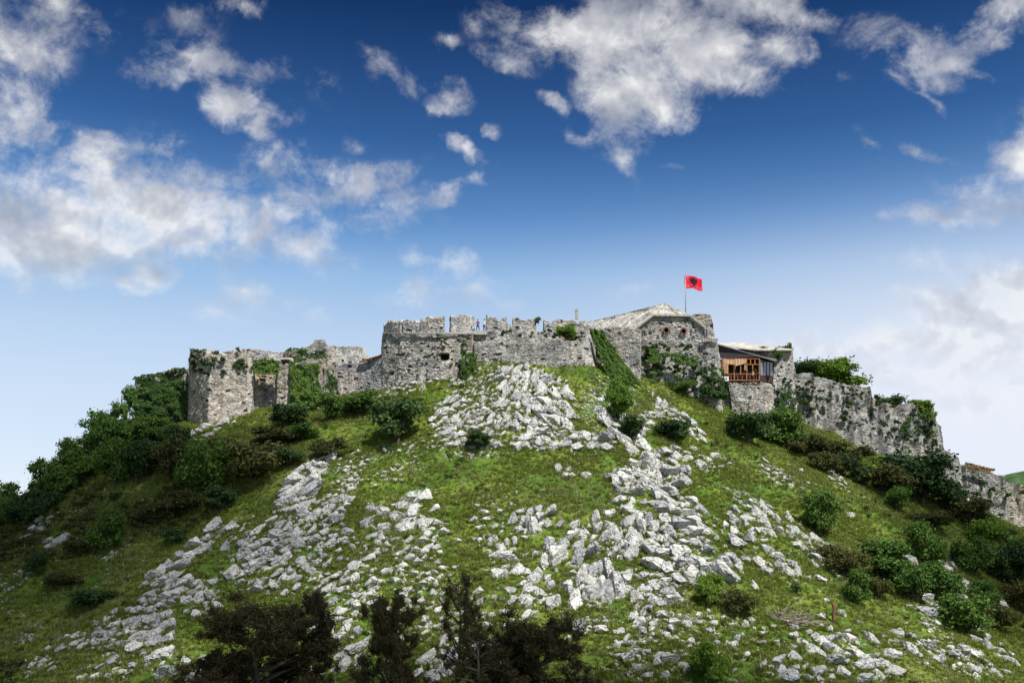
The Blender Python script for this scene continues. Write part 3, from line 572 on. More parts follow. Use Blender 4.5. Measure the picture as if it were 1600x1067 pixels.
# F roofed building
hb = thing('vaulted_hall', P(1045,530,141.5), 'stone roofed hall with a blunt gable and two round brick openings', 'building')
wpart(wall('gable_wall', [(990,516,560,141.7),(1005,505,560,141.7),(1022,494,560,141.7),(1050,494.5,560,141.7),(1078,495,560,141.7),(1090,504,560,141.7),(1101,514,560,141.7)], None, thick=1, lean=0, rug=.0, seed=53, tint=(.43, .43, .42), stain=.8, big=.06, holes=[(1041, 516, .33, .36, .8), (1068, 517.5, .33, .36, .8)]), hb)
R0 = P(1037, 475, 146.5); rd = Vector((-9.2, 11.3, 0)).normalized()*19
def roofgrid(a, b, c, d, seed):     # a-b eave, d-c ridge
    a, b, c, d = [np.array(q) for q in (a, b, c, d)]
    nu = max(4, int(np.linalg.norm(b-a)/.16)); nw = max(4, int(np.linalg.norm(d-a)/.16))
    u = np.linspace(0, 1, nu+1)[None, :, None]; v = np.linspace(0, 1, nw+1)[:, None, None]
    V = (a*(1-u)+b*u)*(1-v)+(d*(1-u)+c*u)*v; n = np.cross(b-a, d-a); n = n/np.linalg.norm(n); n = n*np.sign(n[2])
    uu = np.broadcast_to(u[..., 0]*np.linalg.norm(b-a), V.shape[:2]); vv = np.broadcast_to(v[..., 0]*np.linalg.norm(d-a), V.shape[:2])
    rel, tone, r3 = masonry(uu, vv, seed, .34, .5); V = V+n*(rel*.8+(fbm(uu*.4, vv*.4, 3)-.5)*.3)[..., None]
    V2 = V-n*.35; col = np.array((.50, .475, .43))*tone[..., None]; moss = sstep(fbm(uu*.8, vv*.5, 4, seed), .6, .7)[..., None]; col = col*(1-moss*.6)+np.array((.08, .10, .03))*moss*.6
    ii = np.arange((nw+1)*(nu+1)).reshape(nw+1, nu+1); q = np.stack([ii[:-1, :-1], ii[:-1, 1:], ii[1:, 1:], ii[1:, :-1]], -1).reshape(-1, 4); n0 = ii.size
    e = []
    for line in (ii[0], ii[-1], ii[:, 0], ii[:, -1]): e.append(np.stack([line[:-1], line[1:], line[1:]+n0, line[:-1]+n0], -1))
    return mesh_np('roof_slope', np.concatenate([V, V2]).reshape(-1, 3), np.concatenate([q, q[:, ::-1]+n0]+e), M_WALL, np.concatenate([col, col]).reshape(-1, 3), smooth=False)
eL = P(988, 516, 141.3); eM = P(1021, 492.5, 141.3); eN = P(1079, 493.5, 141.3); eR = P(1104, 514, 141.3)
for q in ((eL, eL+rd, R0+rd, R0, 71), (eL, eM, R0, R0-Vector((.01, 0, .01)), 72), (eM, eN, R0, R0+Vector((.01, 0, 0)), 73), (eR, eR+rd, R0+rd, R0, 74), (eN, eR, R0+Vector((.01, 0, -.01)), R0, 75)):
    childify(link('roof_slope', roofgrid(*q)), hb)
m = MB()
for a, b in ((eL, eM), (eM, eN), (eN, eR)): m.bar(a+Vector((0, -.06, .02)), b+Vector((0, -.06, .02)), .10, .24)
childify(m.build('eave_slab', None, M_STONE), hb)
for px, py in ((1041, 516), (1068, 517.5)):
    m = MB(); c = P(px, py, 141.35)
    for k in range(14):
        t = 2*math.pi*k/14; m.box(c+Vector((math.cos(t)*.40, 0, math.sin(t)*.42)), (.15, .30, .17), Matrix.Rotation(-t, 3, 'Y'))
    rg_ = childify(m.build('brick_ring', None, M_BRICK), hb)
wall('gun_wall', [(1000,528,1000,606,139.6),(1025,530,1025,612,139.7),(1050,531,1052,618,139.9),(1075,532,1078,622,140),(1093,532,1098,622,140.1)], thick=1.8, lean=.7, rug=.3, seed=54, tint=(.38, .375, .36), stain=.9, label='dark streaked plant grown wall below the gabled hall', cat='wall')
wall('broken_turret', [(1079,494,530,143.2),(1082,490,530,143),(1096,489,530,143),(1109,491,530,143),(1111,500,530,143.2),(1114,512,530,143.4)], thick=2, lean=0, rug=.35, seed=55, tint=(.36, .355, .34), label='ragged turret top just right of the flag', cat='turret')
wall('small_pillar', [(1105,514,534,140.6),(1116,516,534,140.6)], thick=1, lean=0, rug=.1, seed=56, tint=(.44, .43, .41), deep=.2, label='squat stone pillar on the corbelled corner', cat='pillar')
m = MB()
for i in range(7): m.box(P(1099+i*3.4, 532, 139.9), (.2, .5, .35))
m.bar(P(1096, 529.6, 139.9), P(1122, 530.6, 139.9), .5, .16)
tag(m.build('corbel_ledge', None, M_CONC), 'pale corbelled ledge under the squat pillar', 'ledge')
wall('corner_tower', [(1093,533,1096,610,140.4),(1105,533,1107,612,139.9),(1121,534,1126,610,140.1),(1122,535,1127,606,142)], thick=2, lean=.3, rug=.12, seed=57, tint=(.41, .40, .39), label='grey corner tower left of the timber veranda', cat='tower')
# flag
fp = P(1071, 493, 143.4); ft = P(1071, 429, 143.4)
fl = thing('flagpole', fp, 'tall thin grey pole standing on the gabled hall', 'flagpole')
m = MB(); m.tube([fp-Vector((0, 0, 1)), ft], [.075, .045], 8); m.box(ft, (.12, .12, .12)); childify(m.build('pole', None, M_METAL, smooth=True), fl)
EAG = [(0,.95),(.10,.80),(.22,.92),(.36,.86),(.22,.72),(.14,.60),(.40,.72),(.62,.80),(.92,.62),(.66,.58),(.96,.38),(.66,.40),(.92,.14),(.60,.22),(.78,-.08),(.48,.05),(.56,-.22),(.34,-.08),(.62,-.50),(.36,-.40),(.30,-.60),(.16,-.34),(.20,-.78),(0,-1)]
EAG = EAG+[(-x, y) for x, y in EAG[::-1][1:-1]]
def inpoly(x, y, P_):
    r = np.zeros(x.shape, bool); n = len(P_)
    for i in range(n):
        x1, y1 = P_[i]; x2, y2 = P_[(i+1) % n]
        r ^= ((y1 > y) != (y2 > y)) & (x < (x2-x1)*(y-y1)/((y2-y1)+1e-12)+x1)
    return r
nu, nw = 120, 80; u, v = np.meshgrid(np.linspace(0, 1, nu+1), np.linspace(0, 1, nw+1))
L_, H_ = 2.72, 1.95
fx = u*L_*.97; fy = .28*np.sin(u*7.5+v*1.2)*u**.5+.05*np.sin(u*19+v*4)
fz = -v*H_*(1-.05*u)-.38*u+.14*np.sin(u*6.2-.4)*(1-v*.3)-.10*np.sin(v*3.1)*0
V = np.stack([fp.x+.06+fx, fp.y+fy, ft.z-.18+fz], -1).reshape(-1, 3); ii = np.arange((nu+1)*(nw+1)).reshape(nw+1, nu+1)
q = np.stack([ii[:-1, :-1], ii[1:, :-1], ii[1:, 1:], ii[:-1, 1:]], -1).reshape(-1, 4)
uc = ((u[:-1, :-1]+u[1:, 1:])/2).ravel(); vc = ((v[:-1, :-1]+v[1:, 1:])/2).ravel()
eag = inpoly((uc-.5)*L_/.72, -(vc-.48)*H_/.72, EAG)
M_RED = plain('red_flag_cloth', (.62, .008, .03), .8, .2, 2); M_BLK = plain('black_flag_cloth', (.02, .01, .02), .8, .1, 3); M_PNK = plain('pale_pink_flag_specks', (.75, .35, .38), .8, .2, 6)
pale_specks = (fbm(uc*22, vc*26, 3, 91) > .66) & (~eag) & ((uc < .3) | (vc > .68))  # pale pink specks by noise, near the hoist and the lower edge
flg = link('flag', mesh_np('flag', V, q, None, mats=[M_RED, M_BLK, M_PNK], midx=np.where(eag, 1, np.where(pale_specks, 2, 0))))
md = flg.modifiers.new('cloth_thickness', 'SOLIDIFY'); md.thickness = .012
tag(flg, 'red flag with a black double headed eagle flying in the wind', 'flag')

# H tower, slab roof and veranda
wall('overhanging_tower', [(1140,545,1160,600,146.5),(1180,544,1196,660,146.2),(1205,544,1212,665,145.4),(1222,543,1232,665,145.4),(1236,545,1243,665,146.4),(1237,547,1245,665,150)], thick=3, lean=.6, rug=.15, seed=80, tint=(.42, .41, .385), big=.5, label='weathered tower with a shrub on its lip right of the veranda', cat='tower')
m = MB(); m.poly([P(1118,537,144), P(1150,534.2,150), P(1237,543.5,150.5), P(1238,545.5,145.6), P(1180,545.5,144.6)], (0, 0, -.22))
tag(m.build('slab_roof', None, M_CONC), 'flat pale slab roof beside the sloping tavern roof', 'roof')
wall('veranda_base', [(1136,597,1138,612,143.3),(1140,597,1142,622,142.3),(1165,596,1166,640,142),(1187,596,1190,650,141.9),(1208,600,1210,655,144)], thick=2.2, lean=.1, rug=.25, seed=81, tint=(.43, .42, .39), big=.4, label='rough stone ledge carrying the timber veranda', cat='wall')
wall('terrace_wall', [(1118,590,1120,625,143.6),(1130,592,1132,628,143.2),(1142,596,1144,632,143.2)], thick=1.5, seed=86, label='shadowed rubble wall between the corner tower and the veranda ledge', cat='wall')
wall('lower_buttress', [(1164,618,1162,662,142.2),(1172,614,1170,665,141.3),(1190,612,1190,668,141),(1194,616,1196,668,142.4)], thick=2, lean=.5, rug=.4, seed=82, warm=.22, label='ochre stained buttress under the veranda ledge', cat='buttress')
va = P(1128, 594, 142.3); vb = P(1186.5, 594, 141.6); vcn = P(1208.5, 596, 144.6)
ver = thing('timber_veranda', va, 'orange timber veranda with torn curtains under a sloping dark roof', 'veranda')
def FP(px, py):  # point on the front plane
    u = (px-1128)/58.5; return P(px, py, 142.3*(1-u)+141.6*u)
def SP(px, py):
    u = (px-1186.5)/22.; return P(px, py, 141.6*(1-u)+144.6*u)
def vp(m, name, *mats): return childify(m.build(name, None, *mats), ver)
m = MB(); m.poly([FP(1127,595)+Vector((0,.8,0)), FP(1186,595)+Vector((0,.8,0)), FP(1186,560)+Vector((0,.8,0)), FP(1127,560)+Vector((0,.8,0))], (0, .2, 0)); vp(m, 'back_wall', M_INNER)  # near-black sheet stands for the shade inside the veranda
for px, a, b in ((1128.3,560,595),(1137.4,561,584.5),(1147.2,560,595),(1157.3,569,584.5),(1166.5,560,595),(1176,569,584.5),(1179.6,560,569),(1172.6,560,569),(1186.3,560,595)):
    m = MB(); m.bar(FP(px,a), FP(px,b), .13 if b > 590 else .09, .12); vp(m, 'post', M_WOOD)
for px in (1133,1138,1142.5,1153,1159.7,1172,1178,1182):
    m = MB(); m.bar(FP(px,585)+Vector((0,.05,0)), FP(px,594)+Vector((0,.05,0)), .05); vp(m, 'baluster', M_WOOD)
for a, b, y, wd in ((1127,1187,584.3,.12),(1127,1187,560.6,.12),(1127,1187,594.2,.12),(1127,1147,569.6,.09),(1166,1187,569.4,.09)):
    m = MB(); m.bar(FP(a,y)+Vector((0,-.03,0)), FP(b,y)+Vector((0,-.03,0)), wd, .10); vp(m, 'rail', M_WOOD)
m = MB(); m.poly([FP(1127,594)+Vector((0,.25,0)), FP(1186,594)+Vector((0,.25,0)), FP(1186,585)+Vector((0,.25,0)), FP(1127,585)+Vector((0,.25,0))], (0, .06, 0)); vp(m, 'lower_panel', M_DARKW)
m = MB(); m.poly([FP(1122,543), FP(1126,560), FP(1186.5,560), SP(1207,566), SP(1200,562.5), FP(1186,557)], (0, .15, 0)); vp(m, 'gable_panel', M_DARKW)
m = MB(); m.poly([FP(1119,539.3)-Vector((0,.5,0)), P(1213,565,141.6), P(1214,562,147), FP(1130,537)+Vector((0,3.5,0))], (0, 0, .16)); vp(m, 'roof', plain('weathered_roof_sheet', (.14, .13, .13), .8, .3, 3))
for i, (a, b) in enumerate(((1188,1192),(1193,1197),(1198,1202),(1203,1207))):
    m = MB(); m.poly([SP(a,562+.25*(a-1187)), SP(b,562+.25*(b-1187)), SP(b,587), SP(a,586)], (0, .05, 0)); vp(m, 'window_pane', M_GLASS)
for px in (1187.5,1192.5,1197.5,1202.5,1208):
    m = MB(); m.bar(SP(px,561+.2*(px-1187)), SP(px,597), .08, .1); vp(m, 'side_post', M_DARKW)
m = MB(); m.poly([SP(1187,586), SP(1208.5,587.5), SP(1208.5,598), SP(1187,596)], (0, .08, 0)); vp(m, 'side_panel', plain('brown_boards', (.055, .03, .025), .8, .3, 4))
def cloth(pts, off=.12, amp=.09, n=14):
    a, b, c, d = [Vector(p) for p in pts]; V = []; q = []
    for j in range(n+1):
        for i in range(n+1):
            u = i/n; v = j/n; p = (a*(1-u)+b*u)*(1-v)+(d*(1-u)+c*u)*v; V.append(p+Vector((0, -off-amp*math.sin(u*22+v*2), 0)))
    for j in range(n):
        for i in range(n): k = j*(n+1)+i; q.append((k, k+1, k+n+2, k+n+1))
    return mesh_np('curtain', V, q, M_CLOTH)
for pts in ((FP(1129.5,562), FP(1137,562), FP(1137,583.5), FP(1130,583.5)), (FP(1130,562), FP(1148,562), FP(1149,570), FP(1131,568)), (FP(1148,561), FP(1166,561), FP(1165,568), FP(1149,572)),
            (FP(1163,569), FP(1167,569), FP(1168,580), FP(1162,578)), (FP(1176.5,575), FP(1178,576), FP(1187,585), FP(1184,585)), (FP(1176.5,579), FP(1178.5,582), FP(1177,587), FP(1174,586)), (FP(1147.5,570), FP(1149.5,570), FP(1149,579), FP(1148,579))):
    childify(link('curtain', cloth(pts)), ver)
def acunit(px, py, Y, wd, hg, lab):
    c = P(px, py, Y); t = thing('air_conditioner', c, lab, 'air conditioner'); m = MB(); m.box(c, (wd, .4, hg)); childify(m.build('casing', None, M_WHITE), t)
    m = MB(); fr = [c+Vector((wd*.12+hg*.33*math.cos(a), -.215, hg*.33*math.sin(a))) for a in np.linspace(0, 2*math.pi, 14, endpoint=False)]; m.poly(fr, (0, .02, 0)); childify(m.build('fan_grille', None, M_METAL), t)
acunit(1133, 592, 141.7, .95, .65, 'white outdoor unit at the lower left corner of the veranda'); acunit(1210, 597, 143.9, .35, .62, 'narrow white outdoor unit at the right end of the veranda')
c = P(1237.5, 573, 149.5); m = MB(); R = Matrix.Rotation(.5, 3, 'Z')
rings = [(0, .0), (.14, .02), (.26, .07), (.36, .14)]
for (r0, d0), (r1, d1) in zip(rings[:-1], rings[1:]):
    for k in range(16):
        a0 = 2*math.pi*k/16; a1 = 2*math.pi*(k+1)/16; b = len(m.v)
        m.v += [c+R@Vector((rr*math.cos(t), -dd, rr*math.sin(t))) for rr, dd, t in ((r0+.001, d0, a0), (r1, d1, a0), (r1, d1, a1), (r0+.001, d0, a1))]; m.f.append([b, b+1, b+2, b+3]); m.m.append(0)
m.bar(c, c+R@Vector((0, -.4, 0)), .03); m.bar(c, c+Vector((0, .1, -.8)), .06)
tag(m.build('satellite_dish', None, plain('blue_white_dish', (.30, .48, .62), .4, .1, 2), smooth=True), 'small pale blue dish at the right edge of the tower', 'dish')
# I right curtain
wall('long_right_wall', [(1238,581,1246,662,149.6),(1262,583,1266,668,150),(1290,591,1295,678,150.8),(1312,597,1316,686,151.5),(1335,599,1338,694,152),(1361,604,1362,704,153),(1362.5,617,1364,704,153),(1385,628,1387,712,154.2),(1405,636,1408,720,155.2),
(1422,628,1426,726,156),(1432,627,1436,730,156.5),(1440,632,1444,733,157),(1452,636,1456,738,158),(1460,643,1465,742,159.5),(1467,660,1474,750,163),(1469,690,1477,760,170)], thick=2.5, lean=1.4, rug=.5, seed=83, tint=(.34, .335, .32), stain=.9, big=.6, warm=.1, label='long ragged curtain wall stepping down to the right of the tower', cat='wall')
wall('stepped_wall_end', [(1468,690,1476,770,161),(1474,700,1480,775,161.3),(1484,704,1490,782,161.8),(1496,712,1502,790,162.5),(1501,722,1506,792,163.5)], thick=2, lean=.5, rug=.4, seed=84, tint=(.33, .325, .31), label='low broken wall stub below the end of the long wall', cat='wall')
wall('far_right_wall', [(1500,742,1503,800,165.5),(1507,736,1509,802,165.6),(1509,727,1511,803,165.6),(1520,724,1523,806,166),(1538,727,1541,812,166.6),(1550,736,1554,818,167),(1560,740,1564,824,167.3),(1571,741,1574,828,167.6),(1572,753,1575,828,167.7),(1582,752,1585,834,168),(1600,756,1602,844,168.6),(1640,768,1642,862,170),(1690,785,1692,880,172)], thick=2, lean=.8, rug=.5, seed=85, tint=(.33, .32, .30), stain=.9, big=.5, label='dark streaked wall running off the right edge with dry grass on top', cat='wall')

# ------------------------------------------------------------------ plants
def leaves(cent, rad, n, size, aspect=1.6, flat=1.0, seed=0, out=.6, shell=(.55, 1.05), noisecut=.0):
    r = np.random.default_rng(seed); cent = np.array(cent); rad = np.array(rad)
    pr = rad**2; pr /= pr.sum(); bi = r.choice(len(cent), n, p=pr)
    d = r.normal(size=(n, 3)); d /= np.linalg.norm(d, axis=1, keepdims=True); d[:, 2] = np.where(d[:, 2] < -.35, -d[:, 2], d[:, 2])
    rr = r.uniform(*shell, n)*rad[bi]*(1+.18*r.normal(size=n)); p = cent[bi]+d*rr[:, None]*np.array([1, 1, flat])
    nm = d*out+r.normal(size=(n, 3))*.6; nm /= np.linalg.norm(nm, axis=1, keepdims=True)
    t = np.cross(nm, r.normal(size=(n, 3))); t /= np.linalg.norm(t, axis=1, keepdims=True)+1e-9; b = np.cross(nm, t)
    s = size*r.uniform(.6, 1.35, n)[:, None]; t = t*s*aspect/2; b = b*s/2
    V = np.stack([p-t, p-b*.9+t*.1, p+t, p+b*.9-t*.1], 1).reshape(-1, 3); q = np.arange(4*n).reshape(n, 4)
    return V, q
def limb(mb, a, b, r0, r1, seed, k=5, wob=.06):
    r = random.Random(seed); a = Vector(a); b = Vector(b); L = (b-a).length
    pts = [a.lerp(b, i/k)+Vector((r.uniform(-1, 1), r.uniform(-1, 1), r.uniform(-.5, .5)))*wob*L*(0 if i in (0, k) else 1) for i in range(k+1)]
    mb.tube(pts, [r0+(r1-r0)*i/k for i in range(k+1)], 6)
PROTO = {}
def make_bush(key, material, seed, nb=16, n=5200, size=.042, h=.85, low=.30, airy=False, trunk=True):
    r = random.Random(seed); cs = []; rs = []
    for i in range(nb):
        t = r.uniform(0, 2*math.pi); q = math.sqrt(r.random())*.36; z = r.uniform(low, h-.14)
        q *= (1-.75*((z-low)/(h-low))**2)**.5+.12
        cs.append((q*math.cos(t), q*math.sin(t), z)); rs.append(r.uniform(.09, .19) if airy else r.uniform(.12, .22))
    V, Q_ = leaves(cs, rs, n, size, seed=seed, flat=.85, shell=(.2, 1.1) if airy else (.55, 1.05))
    sp, sq = leaves(cs, [x*1.25 for x in rs], n//9, size*1.1, seed=seed+1, flat=.85, shell=(.8, 1.25))
    V = np.concatenate([V, sp]); Q_ = np.concatenate([Q_, sq+len(Q_)*4])
    V[:, 2] = np.maximum(V[:, 2], .02)
    crown = mesh_np('crown', V, Q_, material, smooth=False)
    m = MB(); fork = Vector((r.uniform(-.03, .03), r.uniform(-.03, .03), low*.6))
    limb(m, (0, 0, -.12), fork, .032, .026, seed)
    for c, q in list(zip(cs, rs))[:9]: limb(m, fork, c, .02, .006, seed+int(c[0]*1000), 4, .08)
    PROTO.setdefault(key, []).append((crown, m.mesh('trunk', M_BARK, smooth=True)))
for i in range(4):
    make_bush('green', M_LEAF, 100+i, nb=20, low=.15, n=5600); make_bush('bright', M_LEAFB, 120+i, nb=18, low=.15); make_bush('brown', M_LEAFBR, 140+i, nb=14, n=4200, low=.16, h=.75, size=.040)
    make_bush('dark', M_LEAFD, 160+i, nb=15, n=5200, low=.18, h=.8)
for i in range(3):
    make_bush('airy', M_LEAF, 180+i, nb=22, n=2400, size=.045, h=1.25, low=.34, airy=True)
    make_bush('tuft', M_LEAFD, 200+i, nb=6, n=500, size=.12, h=.7, low=.2)
    make_bush('btuft', M_LEAF, 220+i, nb=6, n=500, size=.12, h=.7, low=.2)
def make_pine(seed, sparse=False):
    r = random.Random(seed); m = MB(); top = 1.0; cs = []; rs = []
    limb(m, (0, 0, -.1), (r.uniform(-.03, .03), 0, top*.93), .028, .006, seed, 8, .02)
    nw_ = 13
    for k in range(nw_):
        z = .14+.80*k/(nw_-1); L = (.30 if not sparse else .26)*(1-((z-.45)/.62)**2)**.6*r.uniform(.8, 1.1) if z > .45 else .30*r.uniform(.7, 1.1)
        for j in range(r.randint(4, 6)):
            t = r.uniform(0, 2*math.pi); l = L*r.uniform(.65, 1.15); e = Vector((l*math.cos(t), l*math.sin(t), z+l*r.uniform(.25, .6)))
            limb(m, (0, 0, z), e, .008, .002, seed*7+k*9+j, 4, .06)
            for q in range(2 if sparse else 5):
                u = r.uniform(.45, 1.05); p = Vector((0, 0, z)).lerp(e, u)+Vector((r.gauss(0, .03), r.gauss(0, .03), r.gauss(0, .02)))
                cs.append(tuple(p)); rs.append(r.uniform(.020, .042))
                if q < 2: limb(m, Vector((0, 0, z)).lerp(e, u*.8), p, .0035, .001, k*77+j*5+q, 2, .1)
    V, q = leaves(cs, rs, 12000 if sparse else 38000, .0052, aspect=6.5, seed=seed, out=.2, shell=(.1, 1.4))
    PROTO.setdefault('sparse_pine' if sparse else 'pine', []).append((mesh_np('crown', V, q, M_PINE, smooth=False), m.mesh('trunk', M_BARK, smooth=True)))
for i in range(3): make_pine(300+i)
for i in range(2): make_pine(320+i, True)
cnt = {}
def plant(kind, px, py_base, wpx, hpx, label, name='shrub', cat='shrub', group=None, Y=None, zoff=0):
    """px, py_base: foot of the plant in the photograph; sizes in photograph pixels"""
    if Y is None: p = G(px, py_base)
    else: p = P(px, py_base, Y)
    d = p.length; k = cnt[kind] = cnt.get(kind, -1)+1; cr, tr = PROTO[kind][k % len(PROTO[kind])]
    W = wpx/F*d; Hh = hpx/F*d; hz = {'airy': 1.2, 'pine': 1.08, 'sparse_pine': 1.08, 'tuft': .8, 'btuft': .8}.get(kind, .86)
    wz = .95 if kind not in ('pine', 'sparse_pine') else .78
    t = thing(name, p+Vector((0, 0, zoff)), label, cat, group, (0, 0, random.uniform(0, 6.28)))
    t.scale = (W/wz, W/wz, Hh/hz)
    link('crown', cr, t)
    if kind not in ('tuft', 'btuft'): link('trunk', tr, t)
    return t
PL = [
('green',1290,840,56,76,'round dark green bush alone on the bright right slope'),('dark',1442,790,96,86,'largest dark green bush standing against the long right wall'),('green',1446,884,56,60,'round green bush between the two leaning slabs'),
('green',1522,902,56,60,'green bush with a bare stem above the round boulder'),('green',1592,905,54,52,'large green bush on the right edge of the slope'),('green',1378,902,76,58,'wide green bush beside the brown shrub'),('brown',1326,900,64,44,'brown shrub at the end of the stone trail'),
('brown',1372,938,40,40,'small brown shrub between two green bushes'),('green',1341,944,40,48,'small round green bush left of the small brown shrub'),('green',1426,942,54,56,'green bush above the brown boulder'),('green',1476,946,56,56,'dense green bush next to the round boulder'),
('green',1512,992,70,58,'sprawling green bush lowest of the right hand bushes'),('bright',1111,1072,56,62,'bright green bush on the bottom edge right of centre'),('bright',1112,948,42,52,'bright green bush at the foot of the great right crag'),('brown',1152,962,52,40,'low brown shrub right of the crag foot bush'),
('tuft',1246,930,16,24,'tiny dark shrub alone in the lower bright grass'),('dark',1168,694,72,50,'dark shrub left of the green one under the veranda'),('green',1226,700,66,58,'leafy green shrub under the veranda tower'),('brown',1262,716,60,46,'brownish shrub right of the leafy one under the tower'),
('brown',1376,772,78,44,'broad olive shrub left of the largest dark bush'),('brown',1512,826,66,52,'tall olive shrub in front of the far right wall'),('dark',1478,800,56,44,'dark shrub between the largest bush and the far wall'),('dark',1566,846,40,20,'low shrub at the foot of the far right wall'),
('bright',1544,862,50,44,'light green bush below the olive shrub'),('bright',970,664,46,70,'bright green shrub in the gully right of the great outcrop'),('dark',985,686,46,40,'dark shrub in shade below the gully bush'),('dark',622,696,82,76,'dark green bush left of the great outcrop'),('dark',748,706,40,30,'small dark bush at the foot of the great outcrop'),
('green',560,650,62,42,'dark green bush at the foot of the low curtain wall'),('green',515,660,44,42,'bushy growth under the ivy block corner'),('brown',392,756,104,70,'broad olive brown shrub below the left bastion'),('green',322,770,76,82,'mid green tree between the olive shrubs on the left'),
('brown',515,718,54,40,'reddish brown shrub above the left middle outcrop'),('brown',262,752,72,66,'olive shrub below the far left tower'),('dark',215,758,60,70,'dark olive shrub on the upper left slope'),('green',168,862,52,56,'green bush alone in the dark left heath'),('dark',54,902,34,38,'dark round bush among the stones at the left edge'),
('brown',238,822,60,44,'brown shrub in the middle of the left heath'),('dark',450,668,60,36,'dark low shrub under the stone buttress'),('brown',430,700,90,36,'long olive thicket on the upper left slope'),
('dark',1052,690,50,34,'dark shrub below the stone streak'),('brown',1335,728,60,34,'small olive bush above the upper stone patch'),('dark',1410,742,44,30,'dark shrub wedged under the long wall'),
('brown',1300,716,60,30,'green scrub below the long right wall start'),('dark',1108,630,46,28,'dark thicket at the foot of the corner tower'),('green',1064,616,44,24,'green scrub at the foot of the dark streaked wall'),
('brown',1600,960,60,60,'brown shrub on the right edge low down'),('brown',1560,985,50,36,'low brown shrub beside the stone line'),('dark',1600,930,70,70,'dark bush on the right edge of the slope'),('brown',1400,770,60,30,'low olive scrub right of the broad olive shrub'),
('dark',1196,680,44,34,'dark shrub tucked between the two shrubs under the tower'),('brown',1290,740,54,34,'russet shrub on the brow above the bright slope'),('dark',1318,746,44,36,'dark shrub on the brow right of the russet one'),
('dark',1350,760,40,34,'dark round shrub beside the broad olive shrub'),('brown',1246,712,40,30,'olive shrub behind the brownish one under the tower'),('green',1400,800,40,34,'small green bush low before the largest bush'),('brown',1300,880,44,30,'brown scrub at the foot of the round alone bush'),
('dark',1555,905,46,40,'dark bush between the stemmed bush and the edge bush'),('green',1405,915,44,38,'small leafy bush left of the bush above the brown boulder'),('brown',1450,912,36,30,'brown scrub between two bushes above the boulder'),('green',1540,950,40,36,'green bush between the round boulder and striped rock'),
('dark',345,800,50,40,'dark bush below the olive shrubs on the left'),('brown',290,800,60,34,'russet scrub in the left heath near the ridge top'),('dark',455,730,44,30,'dark scrub beside the reddish brown shrub'),('green',470,690,50,30,'green thicket under the ivy block'),('brown',350,720,60,40,'olive thicket below the bastion rubble'),
('brown',120,870,40,24,'flat brown scrub in the left heath'),('dark',275,850,44,24,'low dark scrub above the thin stone streak'),('brown',90,920,60,26,'russet scrub in the dark left grass'),('dark',140,950,70,26,'wide low scrub on the dark left slope'),
('brown',1450,826,70,26,'flat brown scrub below the largest bush'),('green',930,560,24,36,'bush at the top of the green strip'),('dark',1020,588,34,46,'dark plant mass hanging on the streaked wall left part')]
for q in PL: plant(*q)
TREES = [('green',200,706,50,44,'leafy tree in front of the ivy tower'),('green',168,726,60,56,'leafy tree on the left skyline with a pale trunk'),('airy',196,680,30,64,'thin airy sapling on the skyline beside the ivy tower'),('airy',176,700,40,62,'slender open sapling above the skyline trees'),('airy',60,786,40,58,'open crowned sapling above the pale rim'),('airy',152,708,44,54,'ragged sapling on the upper left skyline'),
('green',128,756,62,50,'leafy tree on the middle of the left skyline'),('green',95,774,50,42,'smaller leafy tree lower on the left skyline'),('dark',62,806,56,34,'dark tree near the lower end of the left skyline'),('green',22,822,50,38,'tree at the left edge of the skyline'),('airy',140,722,40,58,'ragged double sapling on the upper left skyline'),('airy',96,756,36,54,'thin leaning sapling lower on the left skyline'),('airy',10,818,40,50,'feathery sapling at the left edge of the skyline'),('airy',112,748,44,56,'thin sapling among the skyline trees'),
('green',240,694,56,34,'bushy tree under the ivy tower'),('dark',-8,830,50,50,'dark tree cut by the left edge'),('dark',272,702,42,34,'dark tree left of the left bastion'),('green',180,760,60,54,'low leafy tree behind the grassy shoulder'),('dark',40,826,60,40,'dark low tree beside the pale rim')]
for k, px, py, a, b, lb in TREES: plant(k, px, py, a, b*1.12, lb, 'tree', 'tree', 'trees on the left skyline')
for k, px, py, a, b, lb, Y in [('bright',1302,612,84,50,'bright green tree crown showing above the long right wall',158),('dark',1258,600,50,38,'dark tree crown between the tower and the bright one',157),('dark',1390,652,52,36,'dark green crown behind the notch in the long wall',162),('bright',1440,640,36,16,'yellowish bush on top of the long wall end',158.6)]:
    plant(k, px, py, a, b, lb, 'tree', 'tree', Y=Y)
for k, px, py, a, b, Y, lb in [('pine',398,1190,250,262,66,'largest dark pine on the bottom edge left of centre'),('pine',472,1170,100,262,68,'dark pine with a rounded top beside the largest one'),('pine',602,1170,106,262,67,'dark slender pine between the two rubble fields'),
    ('sparse_pine',716,1150,92,275,68,'thin half bare pine with the highest top'),('sparse_pine',748,1180,150,230,64,'open branched pine at the bottom centre'),('pine',842,1180,170,232,65,'wide brownish pine right of the bottom centre'),('sparse_pine',900,1190,110,180,64,'feathery low pine right of the wide brownish one'),('pine',330,1190,120,190,65,'low dark pine left of the largest one'),('sparse_pine',790,1185,160,225,66,'twiggy pine behind the wide brownish one')]:
    p0 = P(px, py, Y); top = P(px, py-hpx if False else py-b, Y)
    gz = float(HZ(p0.x, Y)); zt = top.z; t = thing('pine_tree', (p0.x, Y, gz), lb, 'pine', 'dark pines along the bottom edge', (0, 0, random.uniform(0, 6)))
    kk = cnt[k] = cnt.get(k, -1)+1; cr, tr = PROTO[k][kk % len(PROTO[k])]; W = a/F*Y
    t.scale = (W/.60, W/.60, (zt-gz)/1.11); link('crown', cr, t); link('trunk', tr, t)
plant('bright', 885, 533, 34, 26, 'round bright green bush on the front curtain wall top', Y=136.2)
